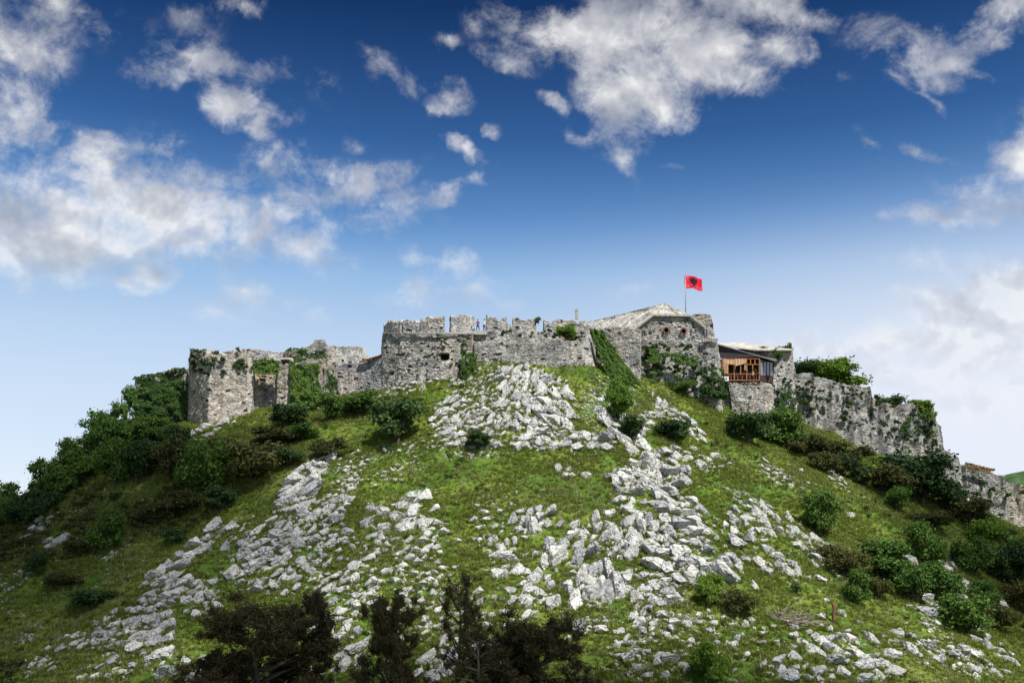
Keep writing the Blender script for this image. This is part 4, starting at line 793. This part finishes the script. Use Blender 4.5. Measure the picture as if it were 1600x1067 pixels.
plant('green', 841, 507, 11, 12, 'small green shrub in the notch of the upper parapet', Y=138.6)
for px, py, a, b, Y, lb in [(1205,545,60,9,147,'flat green growth on the flat slab roof edge'),(1234,552,14,22,146.4,'green shrub hanging over the right lip of the tower'),(1215,556,16,16,145.4,'dark plant under the tower lip')]: plant('btuft', px, py+4, a, b, lb, Y=Y)

# ivy sheets and plant growth on masonry
def ivy(name, quad, n, label, size=.17, parent=None, material=M_IVY, bulge=.45, seed=1, cutk=.36):
    """quad: photograph corners (px, py, Y) a b c d going round"""
    a, b, c, d = [np.array(P(*q)) for q in quad]; r = np.random.default_rng(seed)
    u = r.random(n); v = r.random(n); dens = fbm(u*5, v*6, 4, seed); edge = np.minimum(np.minimum(u, 1-u), np.minimum(v, 1-v))
    kp = dens+np.minimum(edge*1.6, .20) > cutk+.12; u = u[kp]; v = v[kp]; m_ = len(u)
    p = (a*(1-u)[:, None]+b*u[:, None])*(1-v)[:, None]+(d*(1-u)[:, None]+c*u[:, None])*v[:, None]
    nrm = np.cross(b-a, d-a); nrm /= np.linalg.norm(nrm); nrm *= -np.sign(nrm[1])
    p = p+nrm*(bulge*(fbm(u*7, v*7, 3, seed+2)*1.6-.2)+r.random(m_)*.2)[:, None]
    nm = nrm+r.normal(size=(m_, 3))*.55+np.array([0, 0, .4]); nm /= np.linalg.norm(nm, axis=1, keepdims=True)
    t = np.cross(nm, r.normal(size=(m_, 3))); t /= np.linalg.norm(t, axis=1, keepdims=True); bb = np.cross(nm, t); s = size*r.uniform(.6, 1.4, m_)[:, None]
    V = np.stack([p-t*s*.7, p-bb*s*.5, p+t*s*.7, p+bb*s*.5], 1).reshape(-1, 3)
    o = link(name, mesh_np(name, V, np.arange(4*m_).reshape(m_, 4), material, smooth=False), parent)
    return tag(o, label, 'climbing plant') if label else o
ivy('ivy', [(212,590,140.3),(293,577,139.8),(294,662,138.6),(212,655,139.4)], 15000, 'dark ivy blanket over the far left tower', seed=3, bulge=.8)
ivy('ivy', [(455,566,135),(500,570,134.8),(505,638,134),(453,640,134)], 9000, 'bright edged ivy sheet on the block left of the low curtain wall', seed=4, bulge=.7, material=M_LEAF, cutk=.30)
ivy('ivy', [(500,575,137.5),(525,572,137.8),(530,622,137.2),(503,640,136)], 3000, 'patchy ivy between the ivy block and the curtain wall', seed=5, bulge=.5, cutk=.55)
ivy('hanging_plants', [(398,562,135.4),(440,566,135.4),(436,588,134.4),(396,588,134.6)], 3600, 'green turf spilling over the recessed wall', seed=6, bulge=.7, material=M_LEAF, cutk=.35)
ivy('hanging_plants', [(448,546,138.6),(510,548,138.3),(510,572,137.8),(450,566,138)], 2400, 'dark plants clinging to the ruined gatehouse', seed=7, bulge=.5, cutk=.46)
ivy('hanging_plants', [(920,516,137.2),(940,520,137.4),(1001,606,135.6),(948,592,134.6)], 11000, 'steep green strip of growth between the curtain wall and the buttress', seed=8, bulge=.55, material=M_LEAF, cutk=.34, size=.2)
ivy('hanging_plants', [(1002,545,139),(1096,548,139),(1098,615,138.6),(1004,604,138.6)], 9000, 'patchy plants down the dark streaked wall', seed=9, bulge=.5, cutk=.66, material=M_LEAF)
ivy('hanging_plants', [(1088,560,139.2),(1128,575,139.2),(1136,625,138.6),(1090,625,138.6)], 5000, 'thick growth at the foot of the corner tower', seed=10, bulge=.8, cutk=.48)
ivy('hanging_plants', [(1400,640,154.6),(1466,650,158),(1470,690,157.6),(1404,680,153.8)], 4500, 'dark plants under the rim of the long wall end', seed=13, bulge=.5, cutk=.64)
ivy('hanging_plants', [(1426,626,156.8),(1456,632,158.4),(1464,660,158),(1432,655,156)], 2600, 'grassy cap on the highest corner of the long wall end', seed=14, bulge=.6, cutk=.48, material=M_GRASS)
ivy('hanging_plants', [(1205,650,144.2),(1245,655,146),(1246,610,146.2),(1215,600,144.8)], 2600, 'plants in the joints of the veranda tower', seed=15, bulge=.5, cutk=.62)
ivy('hanging_plants', [(1506,723,165.3),(1552,733,166.3),(1552,742,166),(1506,731,165)], 1800, 'dry straw coloured grass along the far right wall top', seed=16, bulge=.3, cutk=.40, material=M_DRY)
ivy('hanging_plants', [(1530,745,165.8),(1600,770,167.6),(1600,800,167.2),(1530,780,165.2)], 3500, 'dark hanging plants on the far right wall', seed=17, bulge=.5, cutk=.78)
ivy('hanging_plants', [(300,545,137),(328,545,131.2),(329,570,130.6),(300,580,136.4)], 1700, 'brown and green plants on the left bastion corner', seed=18, bulge=.5, cutk=.56, material=M_LEAFBR)
ivy('hanging_plants', [(720,545,133.9),(742,555,135),(742,590,134.2),(716,594,133.4)], 2600, 'green growth where the bastion meets the curtain wall', seed=19, bulge=.6, cutk=.40, material=M_LEAF)
# single little plants rooted in the masonry: scattered over a wall, each a thing
ORD = ['first', 'second', 'third', 'fourth', 'fifth', 'sixth', 'seventh', 'eighth', 'ninth', 'tenth', 'next']
tcell = {}
def tl(x, f, a, b, where):
    u = (x-a)/(b-a); k = ('high up' if f < .35 else 'halfway up' if f < .65 else 'low down')+' on the '+('far left part' if u < .2 else 'left part' if u < .4 else 'middle' if u < .6 else 'right part' if u < .8 else 'far right part')+' of '+where
    n = tcell[k] = tcell.get(k, -1)+1; return ['dark', 'tiny', 'bushy', 'ragged', 'upright', 'round', 'spiky', 'thin', 'leafy', 'low', 'drooping', 'stubby', 'broad', 'slender', 'sparse'][min(n, 14)]+' plant rooted '+k
def tufts(cols, n, where, y0=.05, y1=.95, s=(4, 9), seed=1, kind='tuft'):
    r = random.Random(seed); X = [c[0] for c in cols]; T = [c[1] for c in cols]; Bq = [c[-2] for c in cols]; Yc = [c[-1] for c in cols]
    for i in range(n):
        x = r.uniform(min(X), max(X)); f = r.uniform(y0, y1); py = np.interp(x, X, T)*(1-f)+np.interp(x, X, Bq)*f; Y = float(np.interp(x, X, Yc))
        w_ = r.uniform(*s); plant(kind, x, py+w_*.4, w_, w_*r.uniform(.9, 1.7), 'small dark plant rooted in the joints of '+where, 'wall_plant', 'wall plant', 'plants rooted in '+where, Y=Y-.05)['label'] = tl(x, f, min(X), max(X), where)
tufts([(300,548,655,136.2),(326,546,660,131.1),(345,546,655,132),(394,546,640,134.4)], 26, 'the left bastion', .02, .35, (4, 11), 1)
tufts([(600,519,612,137.8),(626,519,605,135.6),(655,519,600,134.1),(690,519,592,133.5),(736,519,586,134.8)], 30, 'the round bastion', .02, .95, (3, 7), 2)
tufts([(745,519,532,135.6),(915,517,530,136)], 12, 'the front curtain top', .0, .8, (4, 9), 3)
tufts([(1004,498,525,141.2),(1095,500,528,141.2)], 10, 'the gabled hall', .2, 1, (2, 5), 4)
tufts([(1004,530,600,139.3),(1090,534,610,139.6)], 40, 'the dark streaked wall', .05, .8, (4, 11), 5)
tufts([(1240,585,650,149.2),(1300,596,672,150.8),(1361,608,695,152.6),(1400,636,710,154.6),(1462,650,730,159)], 80, 'the long right wall', .03, .75, (4, 10), 6)
tufts([(1508,735,800,165.2),(1600,765,835,168)], 14, 'the far right wall', .05, .8, (4, 9), 7)
tufts([(1205,548,650,145.2),(1238,548,655,146)], 14, 'the overhanging tower', .03, .9, (4, 9), 8)

# ------------------------------------------------------------------ rocks
def make_rock(seed, sub=3, sharp=1.0):
    bm_me = bpy.data.meshes.new('r'); import bmesh
    bm = bmesh.new(); bmesh.ops.create_icosphere(bm, subdivisions=sub, radius=1); r = random.Random(seed)
    cuts = []
    for i in range(13):
        d = Vector((r.gauss(0, 1), r.gauss(0, 1), r.gauss(0, .8))).normalized(); cuts.append((d, r.uniform(.42, .84)))
    off = Vector((r.uniform(0, 50), r.uniform(0, 50), r.uniform(0, 50)))
    for v in bm.verts:
        p = v.co*1.05
        for d, h in cuts:
            e = p.dot(d)-h
            if e > 0: p = p-d*e*.97
        n = mnoise.fractal(p*1.6+off, .9, 2.1, 4); rd_ = 1-abs(mnoise.noise(p*2.6+off*1.3))
        groove = -.16*max(0, rd_-.86)/.14
        v.co = p*(1+.085*n+groove)
    bm.to_mesh(bm_me); bm.free(); bm_me.materials.append(M_ROCK)
    co = np.empty(len(bm_me.vertices)*3); bm_me.vertices.foreach_get('co', co); co = co.reshape(-1, 3); co /= np.abs(co).max(0)
    bm_me.vertices.foreach_set('co', co.ravel().astype(np.float32)); bm_me.update()
    return bm_me
RP = [make_rock(500+i, 4) for i in range(12)]; RS = [make_rock(600+i, 2) for i in range(8)]
px_, py_, sz_, ln_, ci_ = [], [], [], [], []
for ci, (cx, cy, a, b, ang, n, s0, s1, ln, wh) in enumerate(CL):
    n = int(n*3.4)
    t = math.radians(ang); q = np.sqrt(rng.random(n)); th = rng.random(n)*2*math.pi; u = q*np.cos(th)*a; v = q*np.sin(th)*b
    px_.append(cx+u*math.cos(t)-v*math.sin(t)); py_.append(cy-(u*math.sin(t)+v*math.cos(t)))
    sz_.append(s0+(s1*.93-s0)*rng.random(n)**2.6); ln_.append(np.full(n, ln)+rng.normal(0, 9, n)); ci_.append(np.full(n, ci))
nb_ = 4200                                                    # loose stones strewn over the whole slope
bx = rng.uniform(20, 1600, nb_*3); by = rng.uniform(700, 1067, nb_*3); mk = mask_at(bx, by); pr = np.where((bx > 430) & (bx < 1330) & (by > 800), .34, .10)*sstep(fbm(bx*.02, by*.03, 3, 12), .36, .56)+.9*sstep(mk, .02, .5)-.06*(bx < 380)
kp = (rng.random(nb_*3) < pr)
bx = bx[kp][:nb_]; by = by[kp][:nb_]
px_.append(bx); py_.append(by); sz_.append(2.2+(6+7*((bx > 420) & (bx < 1330) & (by > 800)))*rng.random(len(bx))**2); ln_.append(rng.normal(0, 30, len(bx))); ci_.append(np.full(len(bx), -1))
px_, py_, sz_, ln_, ci_ = map(np.concatenate, (px_, py_, sz_, ln_, ci_))
od = np.argsort(-sz_*(1-.0*sz_)); kept = np.zeros(len(sz_), bool); grid = {}
for i in od:
    gx_, gy_ = int(px_[i]//20), int(py_[i]//20); ok = True; sol = ci_[i] >= 0 and SOLID[int(ci_[i])]; fac = (.25 if sol else .35)+(.14 if sol else .26)*hsh(int(px_[i]//34), int(py_[i]//30), 4)
    for a in (-2, -1, 0, 1, 2):
        for b in (-2, -1, 0, 1, 2):
            for j in grid.get((gx_+a, gy_+b), ()):
                if (px_[i]-px_[j])**2+((py_[i]-py_[j])*1.15)**2 < (fac*(sz_[i]+sz_[j]))**2: ok = False; break
            if not ok: break
        if not ok: break
    if ok: kept[i] = True; grid.setdefault((gx_, gy_), []).append(i)
px_, py_, sz_, ln_, ci_ = [q[kept] for q in (px_, py_, sz_, ln_, ci_)]
pos, hit = cast(px_, py_)
inframe = (py_ < 1067) & (px_ > 0) & (px_ < 1600) & hit & (pos[:, 1] < 150)
dist = np.linalg.norm(pos, axis=1); ws = sz_/F*dist*np.array([.84 if (c >= 0 and 'great outcrop' in CL[int(c)][9]) else .93 for c in ci_])
order = np.argsort(-np.where(inframe & (ci_ >= 0), sz_, 0))
big = set(order[:300].tolist())
def rock_rot(i, r):
    ln = math.radians(ln_[i]); up = abs(ln_[i]) > 28
    if up: sx, sy, sz = r.uniform(.36, .58), r.uniform(.45, .7), r.uniform(.68, .95); tilt = math.copysign(math.pi/2-abs(ln), ln_[i])
    else: sx, sy, sz = r.uniform(.50, .70), r.uniform(.45, .7), r.uniform(.32, .55); tilt = -ln
    return (sx, sy, sz), (r.gauss(-.15, .18), tilt, r.uniform(-.35, .35))
SIZES = ['biggest unremarked', 'second biggest', 'third biggest', 'fourth biggest', 'fifth biggest', 'sixth biggest', 'seventh biggest', 'smaller']
SIZES[0] = 'bulkiest'
by_cl = {}
for i in big: by_cl.setdefault(int(ci_[i]), []).append(i)
lab = {}
for c, L in by_cl.items():
    wh = CL[c][9]; used = set()
    def pick(key, phrase):
        rest = [i for i in L if i not in used]
        if rest: i = max(rest, key=key); used.add(i); lab[i] = phrase+' limestone boulder in '+wh
    pick(lambda i: sz_[i], 'largest'); pick(lambda i: -py_[i], 'uppermost'); pick(lambda i: py_[i], 'lowest'); pick(lambda i: -px_[i], 'leftmost'); pick(lambda i: px_[i], 'rightmost')
    cx, cy = CL[c][0], CL[c][1]; cells = {}
    for i in L:
        if i in used: continue
        hx_ = 'left' if px_[i] < cx-CL[c][2]*.25 else 'right' if px_[i] > cx+CL[c][2]*.25 else 'centre'; vy_ = 'upper' if py_[i] < cy else 'lower'
        cells.setdefault(vy_+' '+hx_, []).append(i)
    for ce, M_ in cells.items():
        for k_, i in enumerate(sorted(M_, key=lambda i: -sz_[i])): lab[i] = SIZES[min(k_, 7)]+' boulder '+ce+' in '+wh
for i in sorted(big):
    r = random.Random(int(i)+99); sc3, rt = rock_rot(i, r); s = ws[i]
    o = link('boulder', RP[r.randrange(len(RP))], None, Vector(pos[i])+Vector((0, 0, s*.08)), rt, [q*s*1.08 for q in sc3])
    tag(o, lab[i], 'boulder', 'boulders of '+CL[int(ci_[i])][9])
rest = [i for i in range(len(ws)) if i not in big and hit[i] and pos[i][1] < 160]

def scatter_gn(name, coll_objs, pts, rot, scl, idx, material=None):
    coll = bpy.data.collections.new(name+'_source')
    for o in coll_objs: coll.objects.link(o)
    me = bpy.data.meshes.new(name); me.vertices.add(len(pts)); me.vertices.foreach_set('co', np.asarray(pts, np.float32).ravel())
    for an, ty, key, val in (('rot', 'FLOAT_VECTOR', 'vector', rot), ('scl', 'FLOAT_VECTOR', 'vector', scl), ('pick', 'INT', 'value', idx)):
        at = me.attributes.new(an, ty, 'POINT'); at.data.foreach_set(key, np.asarray(val, np.int32 if ty == 'INT' else np.float32).ravel())
    o = link(name, me); g = bpy.data.node_groups.new(name, 'GeometryNodeTree')
    g.interface.new_socket('Geometry', in_out='INPUT', socket_type='NodeSocketGeometry'); g.interface.new_socket('Geometry', in_out='OUTPUT', socket_type='NodeSocketGeometry')
    N = g.nodes.new; gi = N('NodeGroupInput'); go = N('NodeGroupOutput'); mp = N('GeometryNodeMeshToPoints'); ip = N('GeometryNodeInstanceOnPoints'); cinf = N('GeometryNodeCollectionInfo')
    cinf.inputs['Collection'].default_value = coll; cinf.inputs['Separate Children'].default_value = True; cinf.inputs['Reset Children'].default_value = True
    def at(nm, ty): n = N('GeometryNodeInputNamedAttribute'); n.data_type = ty; n.inputs[0].default_value = nm; return n.outputs['Attribute']
    l = g.links.new; l(gi.outputs[0], mp.inputs[0]); l(mp.outputs[0], ip.inputs['Points']); l(cinf.outputs[0], ip.inputs['Instance']); ip.inputs['Pick Instance'].default_value = True
    l(at('pick', 'INT'), ip.inputs['Instance Index']); l(at('rot', 'FLOAT_VECTOR'), ip.inputs['Rotation']); l(at('scl', 'FLOAT_VECTOR'), ip.inputs['Scale']); l(ip.outputs[0], go.inputs[0])
    md = o.modifiers.new('scatter', 'NODES'); md.node_group = g; o['kind'] = 'stuff'; return o
def srcs(name, meshes): return [bpy.data.objects.new('%s_%02d' % (name, i), m) for i, m in enumerate(meshes)]
pp, rr_, ss_ = [], [], []
for i in rest:
    r = random.Random(int(i)+99); sc3, rt = rock_rot(i, r); s = ws[i]
    pp.append(pos[i]+np.array([0, 0, s*.10])); rr_.append(rt); ss_.append([q*s*1.1 for q in sc3])
RM = RS+RP[:6]
scatter_gn('scattered_stones', srcs('stone', RM), pp, rr_, ss_, [random.randrange(8) if sz_[i] < 9 else 8+random.randrange(6) for i in rest])

# ------------------------------------------------------------------ grass, heath and flowers
def tuftmesh(name, nblade, hgt, spread, wid, material, seed):
    r = np.random.default_rng(seed); V = []; q = []
    for i in range(nblade):
        a = r.random()*6.283; d = np.array([math.cos(a), math.sin(a), 0]); b0 = d*r.random()*spread*.5; h = hgt*r.uniform(.5, 1.1); t = np.array([-d[1], d[0], 0])*wid*r.uniform(.6, 1.2)
        p1 = b0+d*spread*.35*r.random()+np.array([0, 0, h*.6]); p2 = b0+d*spread*r.uniform(.3, .9)+np.array([0, 0, h]); k = len(V)
        V += [b0-t, b0+t, p1+t*.8, p1-t*.8, p2]; q += [(k, k+1, k+2, k+3), (k+3, k+2, k+4, k+4)]
    me = bpy.data.meshes.new(name); me.from_pydata([tuple(v) for v in V], [], [f if f[2] != f[3] else f[:3] for f in q]); me.materials.append(material); me.update(); return me
gm = [tuftmesh('grass_tuft', 16, .40, .34, .032, M_GRASS, i) for i in range(5)]+[tuftmesh('straw_tuft', 11, .55, .40, .022, M_STRAW, 9)]
fl_y = plain('yellow_petals', (.40, .36, .06), .8, .2, 3); fl_w = plain('white_petals', (.6, .6, .52), .8, .15, 3)
NG = 98000
gx = rng.uniform(-80, 80, NG*2); gy = rng.uniform(76, 150, NG*2)
gk = np.abs(gx) < gy*.56+3; gx = gx[gk]; gy = gy[gk]
gr_ = bil(RK, gx, gy); nn = fbm(gx*.35, gy*.35, 4, 51)
gk = (gr_ < .34) & (rng.random(len(gx)) < .35+.75*sstep(nn, .4, .6)); gx = gx[gk][:NG]; gy = gy[gk][:NG]
ok_ = np.where(hit & (ws > .35) & (pos[:, 1] < 150))[0]; q_ = rng.choice(ok_, 16000); an = rng.uniform(math.pi*.9, math.pi*2.1, 16000); ro = ws[q_]*rng.uniform(.35, .62, 16000)
gx = np.concatenate([gx, pos[q_, 0]+np.cos(an)*ro]); gy = np.concatenate([gy, pos[q_, 1]+np.sin(an)*ro])
gz = HZ(gx, gy); n_g = len(gx); s_ = rng.uniform(.5, 1.25, n_g)*(.7+.6*fbm(gx*.2, gy*.2, 3, 61))
o = scatter_gn('grass', srcs('grass', gm), np.stack([gx, gy, gz-.02], -1), np.stack([rng.normal(0, .15, n_g), rng.normal(0, .15, n_g), rng.random(n_g)*6.28], -1), np.stack([s_*1.1, s_*1.1, s_], -1), np.where(rng.random(n_g) < .04+.22*sstep(fbm(gx*.15, gy*.15, 3, 66), .5, .68), 5, rng.integers(0, 5, n_g)))
V, q = leaves([(0, 0, .18), (.16, .1, .14), (-.15, .08, .15), (.02, -.17, .13)], [.2, .16, .15, .15], 130, .085, seed=5, flat=.8)
hm = []
for i in range(4):
    V, q = leaves([(random.uniform(-.25, .25), random.uniform(-.25, .25), random.uniform(.1, .3)) for _ in range(5)], [random.uniform(.12, .22) for _ in range(5)], 170, .085, seed=50+i, flat=.9, shell=(.2, 1.1))
    V[:, 2] = np.maximum(V[:, 2], -.05); hm.append(mesh_np('heath_clump', V, q, M_HEATH, smooth=False))
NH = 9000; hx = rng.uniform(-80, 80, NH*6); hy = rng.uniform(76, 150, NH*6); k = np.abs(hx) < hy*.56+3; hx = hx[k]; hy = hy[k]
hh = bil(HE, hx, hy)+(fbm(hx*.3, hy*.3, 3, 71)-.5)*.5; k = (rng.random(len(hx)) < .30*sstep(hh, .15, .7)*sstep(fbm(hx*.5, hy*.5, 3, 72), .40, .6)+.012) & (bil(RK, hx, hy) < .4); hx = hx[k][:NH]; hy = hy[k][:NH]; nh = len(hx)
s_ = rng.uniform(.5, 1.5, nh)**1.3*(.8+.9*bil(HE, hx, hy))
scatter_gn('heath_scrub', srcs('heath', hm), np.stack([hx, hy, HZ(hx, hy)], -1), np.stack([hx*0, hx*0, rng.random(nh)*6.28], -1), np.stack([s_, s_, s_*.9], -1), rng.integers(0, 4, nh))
fm = []
for mt in (fl_y, fl_w):
    m = MB()
    for k in range(7):
        c = Vector((random.uniform(-.2, .2), random.uniform(-.2, .2), .25+random.uniform(0, .12))); m.tube([c-Vector((0, 0, .02)), c+Vector((0, 0, .02))], [.035, .045], 5)
    fm.append(m.mesh('flower', mt))
NF = 1300; fx = rng.uniform(-75, 75, NF*8); fy = rng.uniform(78, 140, NF*8); fq = fbm(fx*.12, fy*.12, 4, 81); k = (np.abs(fx) < fy*.54) & (rng.random(len(fx)) < sstep(fq, .52, .7)) & (bil(RK, fx, fy) < .3); fx = fx[k][:NF]; fy = fy[k][:NF]; nf = len(fx)
scatter_gn('wild_flowers', srcs('flower', fm), np.stack([fx, fy, HZ(fx, fy)], -1), np.stack([fx*0, fx*0, rng.random(nf)*6.28], -1), np.full((nf, 3), 1.), (rng.random(nf) < .35).astype(int))

# ------------------------------------------------------------------ dead wood
c = G(1242, 982); bp = thing('brush_pile', c, 'heap of bleached dead branches on the lower right grass', 'brush pile')
r = random.Random(4)
for i in range(60):
    L = r.uniform(1.0, 3.0) if i < 12 else r.uniform(.7, 1.7); a = r.uniform(-.5, .5) if i < 12 else r.uniform(0, 6.28)
    s0 = Vector((r.uniform(-1.6, .8), r.uniform(-.8, .6), r.uniform(.15, 1.2 if i > 12 else .9))); e = s0+Vector((math.cos(a)*L, math.sin(a)*L*.5, r.uniform(-.35, .35) if i < 12 else r.uniform(.1, .9)))
    m = MB(); limb(m, s0, e, .065 if i < 12 else .035, .015, i, 5, .09); link('branch', m.mesh('branch', M_DEAD, smooth=True), bp)
c = G(1304, 974); sn = thing('dead_trunk', c, 'short reddish dead trunk with one forked bare branch', 'dead tree')
m = MB(); limb(m, (0, 0, -.2), (.05, 0, 1.75), .17, .13, 3, 6, .03); link('trunk', m.mesh('trunk', plain('reddish_dead_bark', (.16, .08, .05), .9, .3, 5), smooth=True), sn)
m = MB(); limb(m, (0, 0, 1.3), (-.35, 0, 2.3), .06, .04, 5, 5, .05); limb(m, (-.35, 0, 2.3), (-.25, 0, 3.1), .04, .015, 6, 4, .05); limb(m, (-.3, 0, 2.5), (.15, 0, 2.9), .03, .01, 7, 4, .05); link('branch', m.mesh('branch', M_BARK, smooth=True), sn)
c = G(990, 1058); br = thing('fallen_branch', c, 'tangle of fallen twigs at the bottom edge right of the pines', 'branch')
for i in range(9):
    m = MB(); limb(m, (r.uniform(-1.2, 0), r.uniform(-.3, .3), .15), (r.uniform(.2, 1.8), r.uniform(-.3, .3), r.uniform(.1, .8)), .03, .01, i+40, 5, .08); link('twig', m.mesh('twig', M_DEAD, smooth=True), br)

# ------------------------------------------------------------------ people
def person(foot, yaw, pose, mats, label, hair_long):
    top, legs, skin, hair = mats; J = {}; E = []; Rr = []
    def jn(n, p, rad, par=None):
        J[n] = len(Rr); Rr.append((p, rad))
        if par: E.append((J[par], J[n]))
    jn('pelvis', (0, 0, .93), .125); jn('waist', (0, 0, 1.08), .11, 'pelvis'); jn('chest', (0, 0, 1.28), .135, 'waist'); jn('neckb', (0, 0, 1.43), .075, 'chest'); jn('neck', (0, -.01, 1.50), .052, 'neckb')
    jn('jaw', (0, -.025, 1.575), .072, 'neck'); jn('skull', (0, -.01, 1.65), .088, 'jaw'); jn('crown', (0, 0, 1.715), .060, 'skull')
    for s, n in ((-1, 'l'), (1, 'r')):
        lg = pose['leg_'+n]; ar = pose['arm_'+n]
        jn('hip'+n, (s*.09, 0, .88), .095, 'pelvis'); jn('knee'+n, (s*.10+lg[0]*.5, lg[1]*.5, .48), .062, 'hip'+n); jn('ank'+n, (s*.10+lg[0], lg[1], .09), .042, 'knee'+n); jn('toe'+n, (s*.10+lg[0]*1.1, lg[1]-.16, .035), .035, 'ank'+n)
        jn('sh'+n, (s*.17, 0, 1.39), .062, 'neckb'); jn('el'+n, ar[0], .043, 'sh'+n); jn('wr'+n, ar[1], .030, 'el'+n)
        w0 = Vector(ar[1]); d = (w0-Vector(ar[0])).normalized(); sd = d.cross(Vector((0, 1, .1))).normalized(); pm = w0+d*.06; jn('pa'+n, tuple(pm), .033, 'wr'+n)
        for k, (o_, l_) in enumerate(((-.027, .065), (-.009, .075), (.009, .07), (.027, .055))):
            b0 = pm+d*.03+sd*o_; jn('f%s%d' % (n, k), tuple(b0), .010, 'pa'+n); jn('g%s%d' % (n, k), tuple(b0+d*l_+Vector((0, -.012, 0))), .008, 'f%s%d' % (n, k))
        jn('t'+n, tuple(w0+d*.03-sd*.045), .011, 'pa'+n)
    jn('nose', (0, -.115, 1.615), .014, 'jaw')
    me = bpy.data.meshes.new('body'); me.from_pydata([p for p, _ in Rr], E, []); o = bpy.data.objects.new('body_tmp', me); C.objects.link(o)
    o.modifiers.new('s', 'SKIN'); sv = me.skin_vertices[0].data
    for i, (_, rad) in enumerate(Rr): sv[i].radius = (rad, rad*.85 if i < 4 else rad)
    for v_ in sv: v_.use_root = False
    sv[0].use_root = True
    o.modifiers.new('d', 'SUBSURF').levels = 2; o.modifiers['d'].render_levels = 2
    dg = bpy.context.evaluated_depsgraph_get(); nm = bpy.data.meshes.new_from_object(o.evaluated_get(dg)); bpy.data.objects.remove(o)
    nm.name = 'body'; nm.materials.clear()
    for q_ in (skin, top, legs, M_INNER): nm.materials.append(q_)
    for f in nm.polygons:
        c_ = f.center; arm = abs(c_.x) > .21
        f.material_index = 3 if c_.z < .085 else 2 if c_.z < .97 and not arm else 1 if c_.z < 1.45 and (not arm or (Vector((abs(c_.x)-.17, c_.y, c_.z-1.39)).length < .30)) else 0
        f.use_smooth = True
    t = thing('person', foot, label, 'person', None, (0, 0, yaw)); link('body', nm, t)
    V, q_ = [], []
    m = MB(); m.tube([(0, .02, 1.58 if hair_long else 1.62), (0, .018, 1.66), (0, .005, 1.73), (0, 0, 1.775)], [.085, .103, .085, .02], 12)
    if hair_long: m.tube([(0, .07, 1.66), (0, .10, 1.5), (0, .09, 1.36)], [.06, .06, .03], 8)
    link('hair', m.mesh('hair', hair, smooth=True), t)
    m = MB()
    for s in (-1, 1): m.box((s*.033, -.088, 1.645), (.022, .02, .012))
    m.box((0, -.098, 1.572), (.045, .012, .010)); link('face_features', m.mesh('face_features', M_HAIR), t)
    for s in (-1, 1): m = MB(); m.tube([(s*.088, 0, 1.60), (s*.098, .01, 1.645)], [.018, .022], 6); link('ear', m.mesh('ear', skin, smooth=True), t)
    return t
M_TOP1 = plain('dusty_purple_shirt', (.16, .06, .11), .9, .2, 5); M_NAVY = plain('navy_jeans', (.02, .025, .06), .9, .2, 5); M_TOP2 = plain('white_shirt', (.78, .76, .74), .9, .05, 5); M_MAR = plain('maroon_trousers', (.14, .04, .045), .9, .2, 5)
fo = P(746.5, 516.2, 137.5)
# a walkway slab behind the gap carries both figures
m = MB(); m.poly([P(738,517.2,136.6), P(760,517.2,136.6), P(766,516.4,140.2), P(736,516.4,140.2)], (0, 0, -.5)); wk = m.build('wall_walk', None, M_STONE); childify(wk, ub)
zt = P(748, 517.2, 136.6).z
def ft_(px, Y): q_ = P(px, 517, Y); return (q_.x, Y, zt)
t1_ = person(ft_(746.5, 137.2), .3, {'leg_l': (-.10, .05), 'leg_r': (.12, -.06), 'arm_l': ((-.27, .02, 1.14), (-.20, -.12, .96)), 'arm_r': ((.27, .03, 1.14), (.17, -.16, 1.12))}, (M_TOP1, M_NAVY, M_SKIN, M_HAIR), 'person in a purple top and dark jeans standing in the parapet gap', False)
t2_ = person(ft_(756.6, 137.0), -.5, {'leg_l': (-.03, .03), 'leg_r': (.05, -.02), 'arm_l': ((-.26, .02, 1.13), (-.24, -.1, .9)), 'arm_r': ((.42, -.1, 1.27), (.62, -.2, 1.34))}, (M_TOP2, M_MAR, M_SKIN, M_HAIR), 'person in a white shirt and maroon trousers leaning to the merlon', True)
for t_ in (t1_, t2_): t_.scale = (1.08, 1.08, 1.04)

# ------------------------------------------------------------------ added clouds out of view, put between sun and hill only to shade it
def shade_cloud(pt, T, rad, dens, seed, label):
    import bmesh
    c = Vector(pt)+SUN*T; bm = bmesh.new(); bmesh.ops.create_icosphere(bm, subdivisions=4, radius=1)
    for v in bm.verts:
        n = mnoise.fractal(v.co*1.3+Vector((seed*7, 0, 0)), .8, 2, 4); v.co = v.co*(1+.35*n)
    me = bpy.data.meshes.new('shade_cloud'); bm.to_mesh(me); bm.free()
    m = bpy.data.materials.new('shade_cloud_volume'); m.use_nodes = True; t = NT(m.node_tree); t.nt.nodes.clear(); vv = t.n('ShaderNodeVolumePrincipled'); vv.inputs['Density'].default_value = dens; vv.inputs['Color'].default_value = (1, 1, 1, 1)
    t.L(vv.outputs[0], t.n('ShaderNodeOutputMaterial').inputs['Volume']); me.materials.append(m)
    return tag(link('shade_cloud', me, None, c, None, rad), label, 'shade_cloud', 'added shade clouds out of view')
shade_cloud((-66, 105, 0), 420, (46, 40, 20), .046, 1, 'added unseen cloud above the left flank of the hill')
shade_cloud((-15, 62, -12), 440, (72, 25, 16), .042, 2, 'added unseen cloud above the foot of the hill')
shade_cloud((78, 115, 0), 420, (34, 40, 18), .030, 3, 'added unseen cloud above the right flank of the hill')
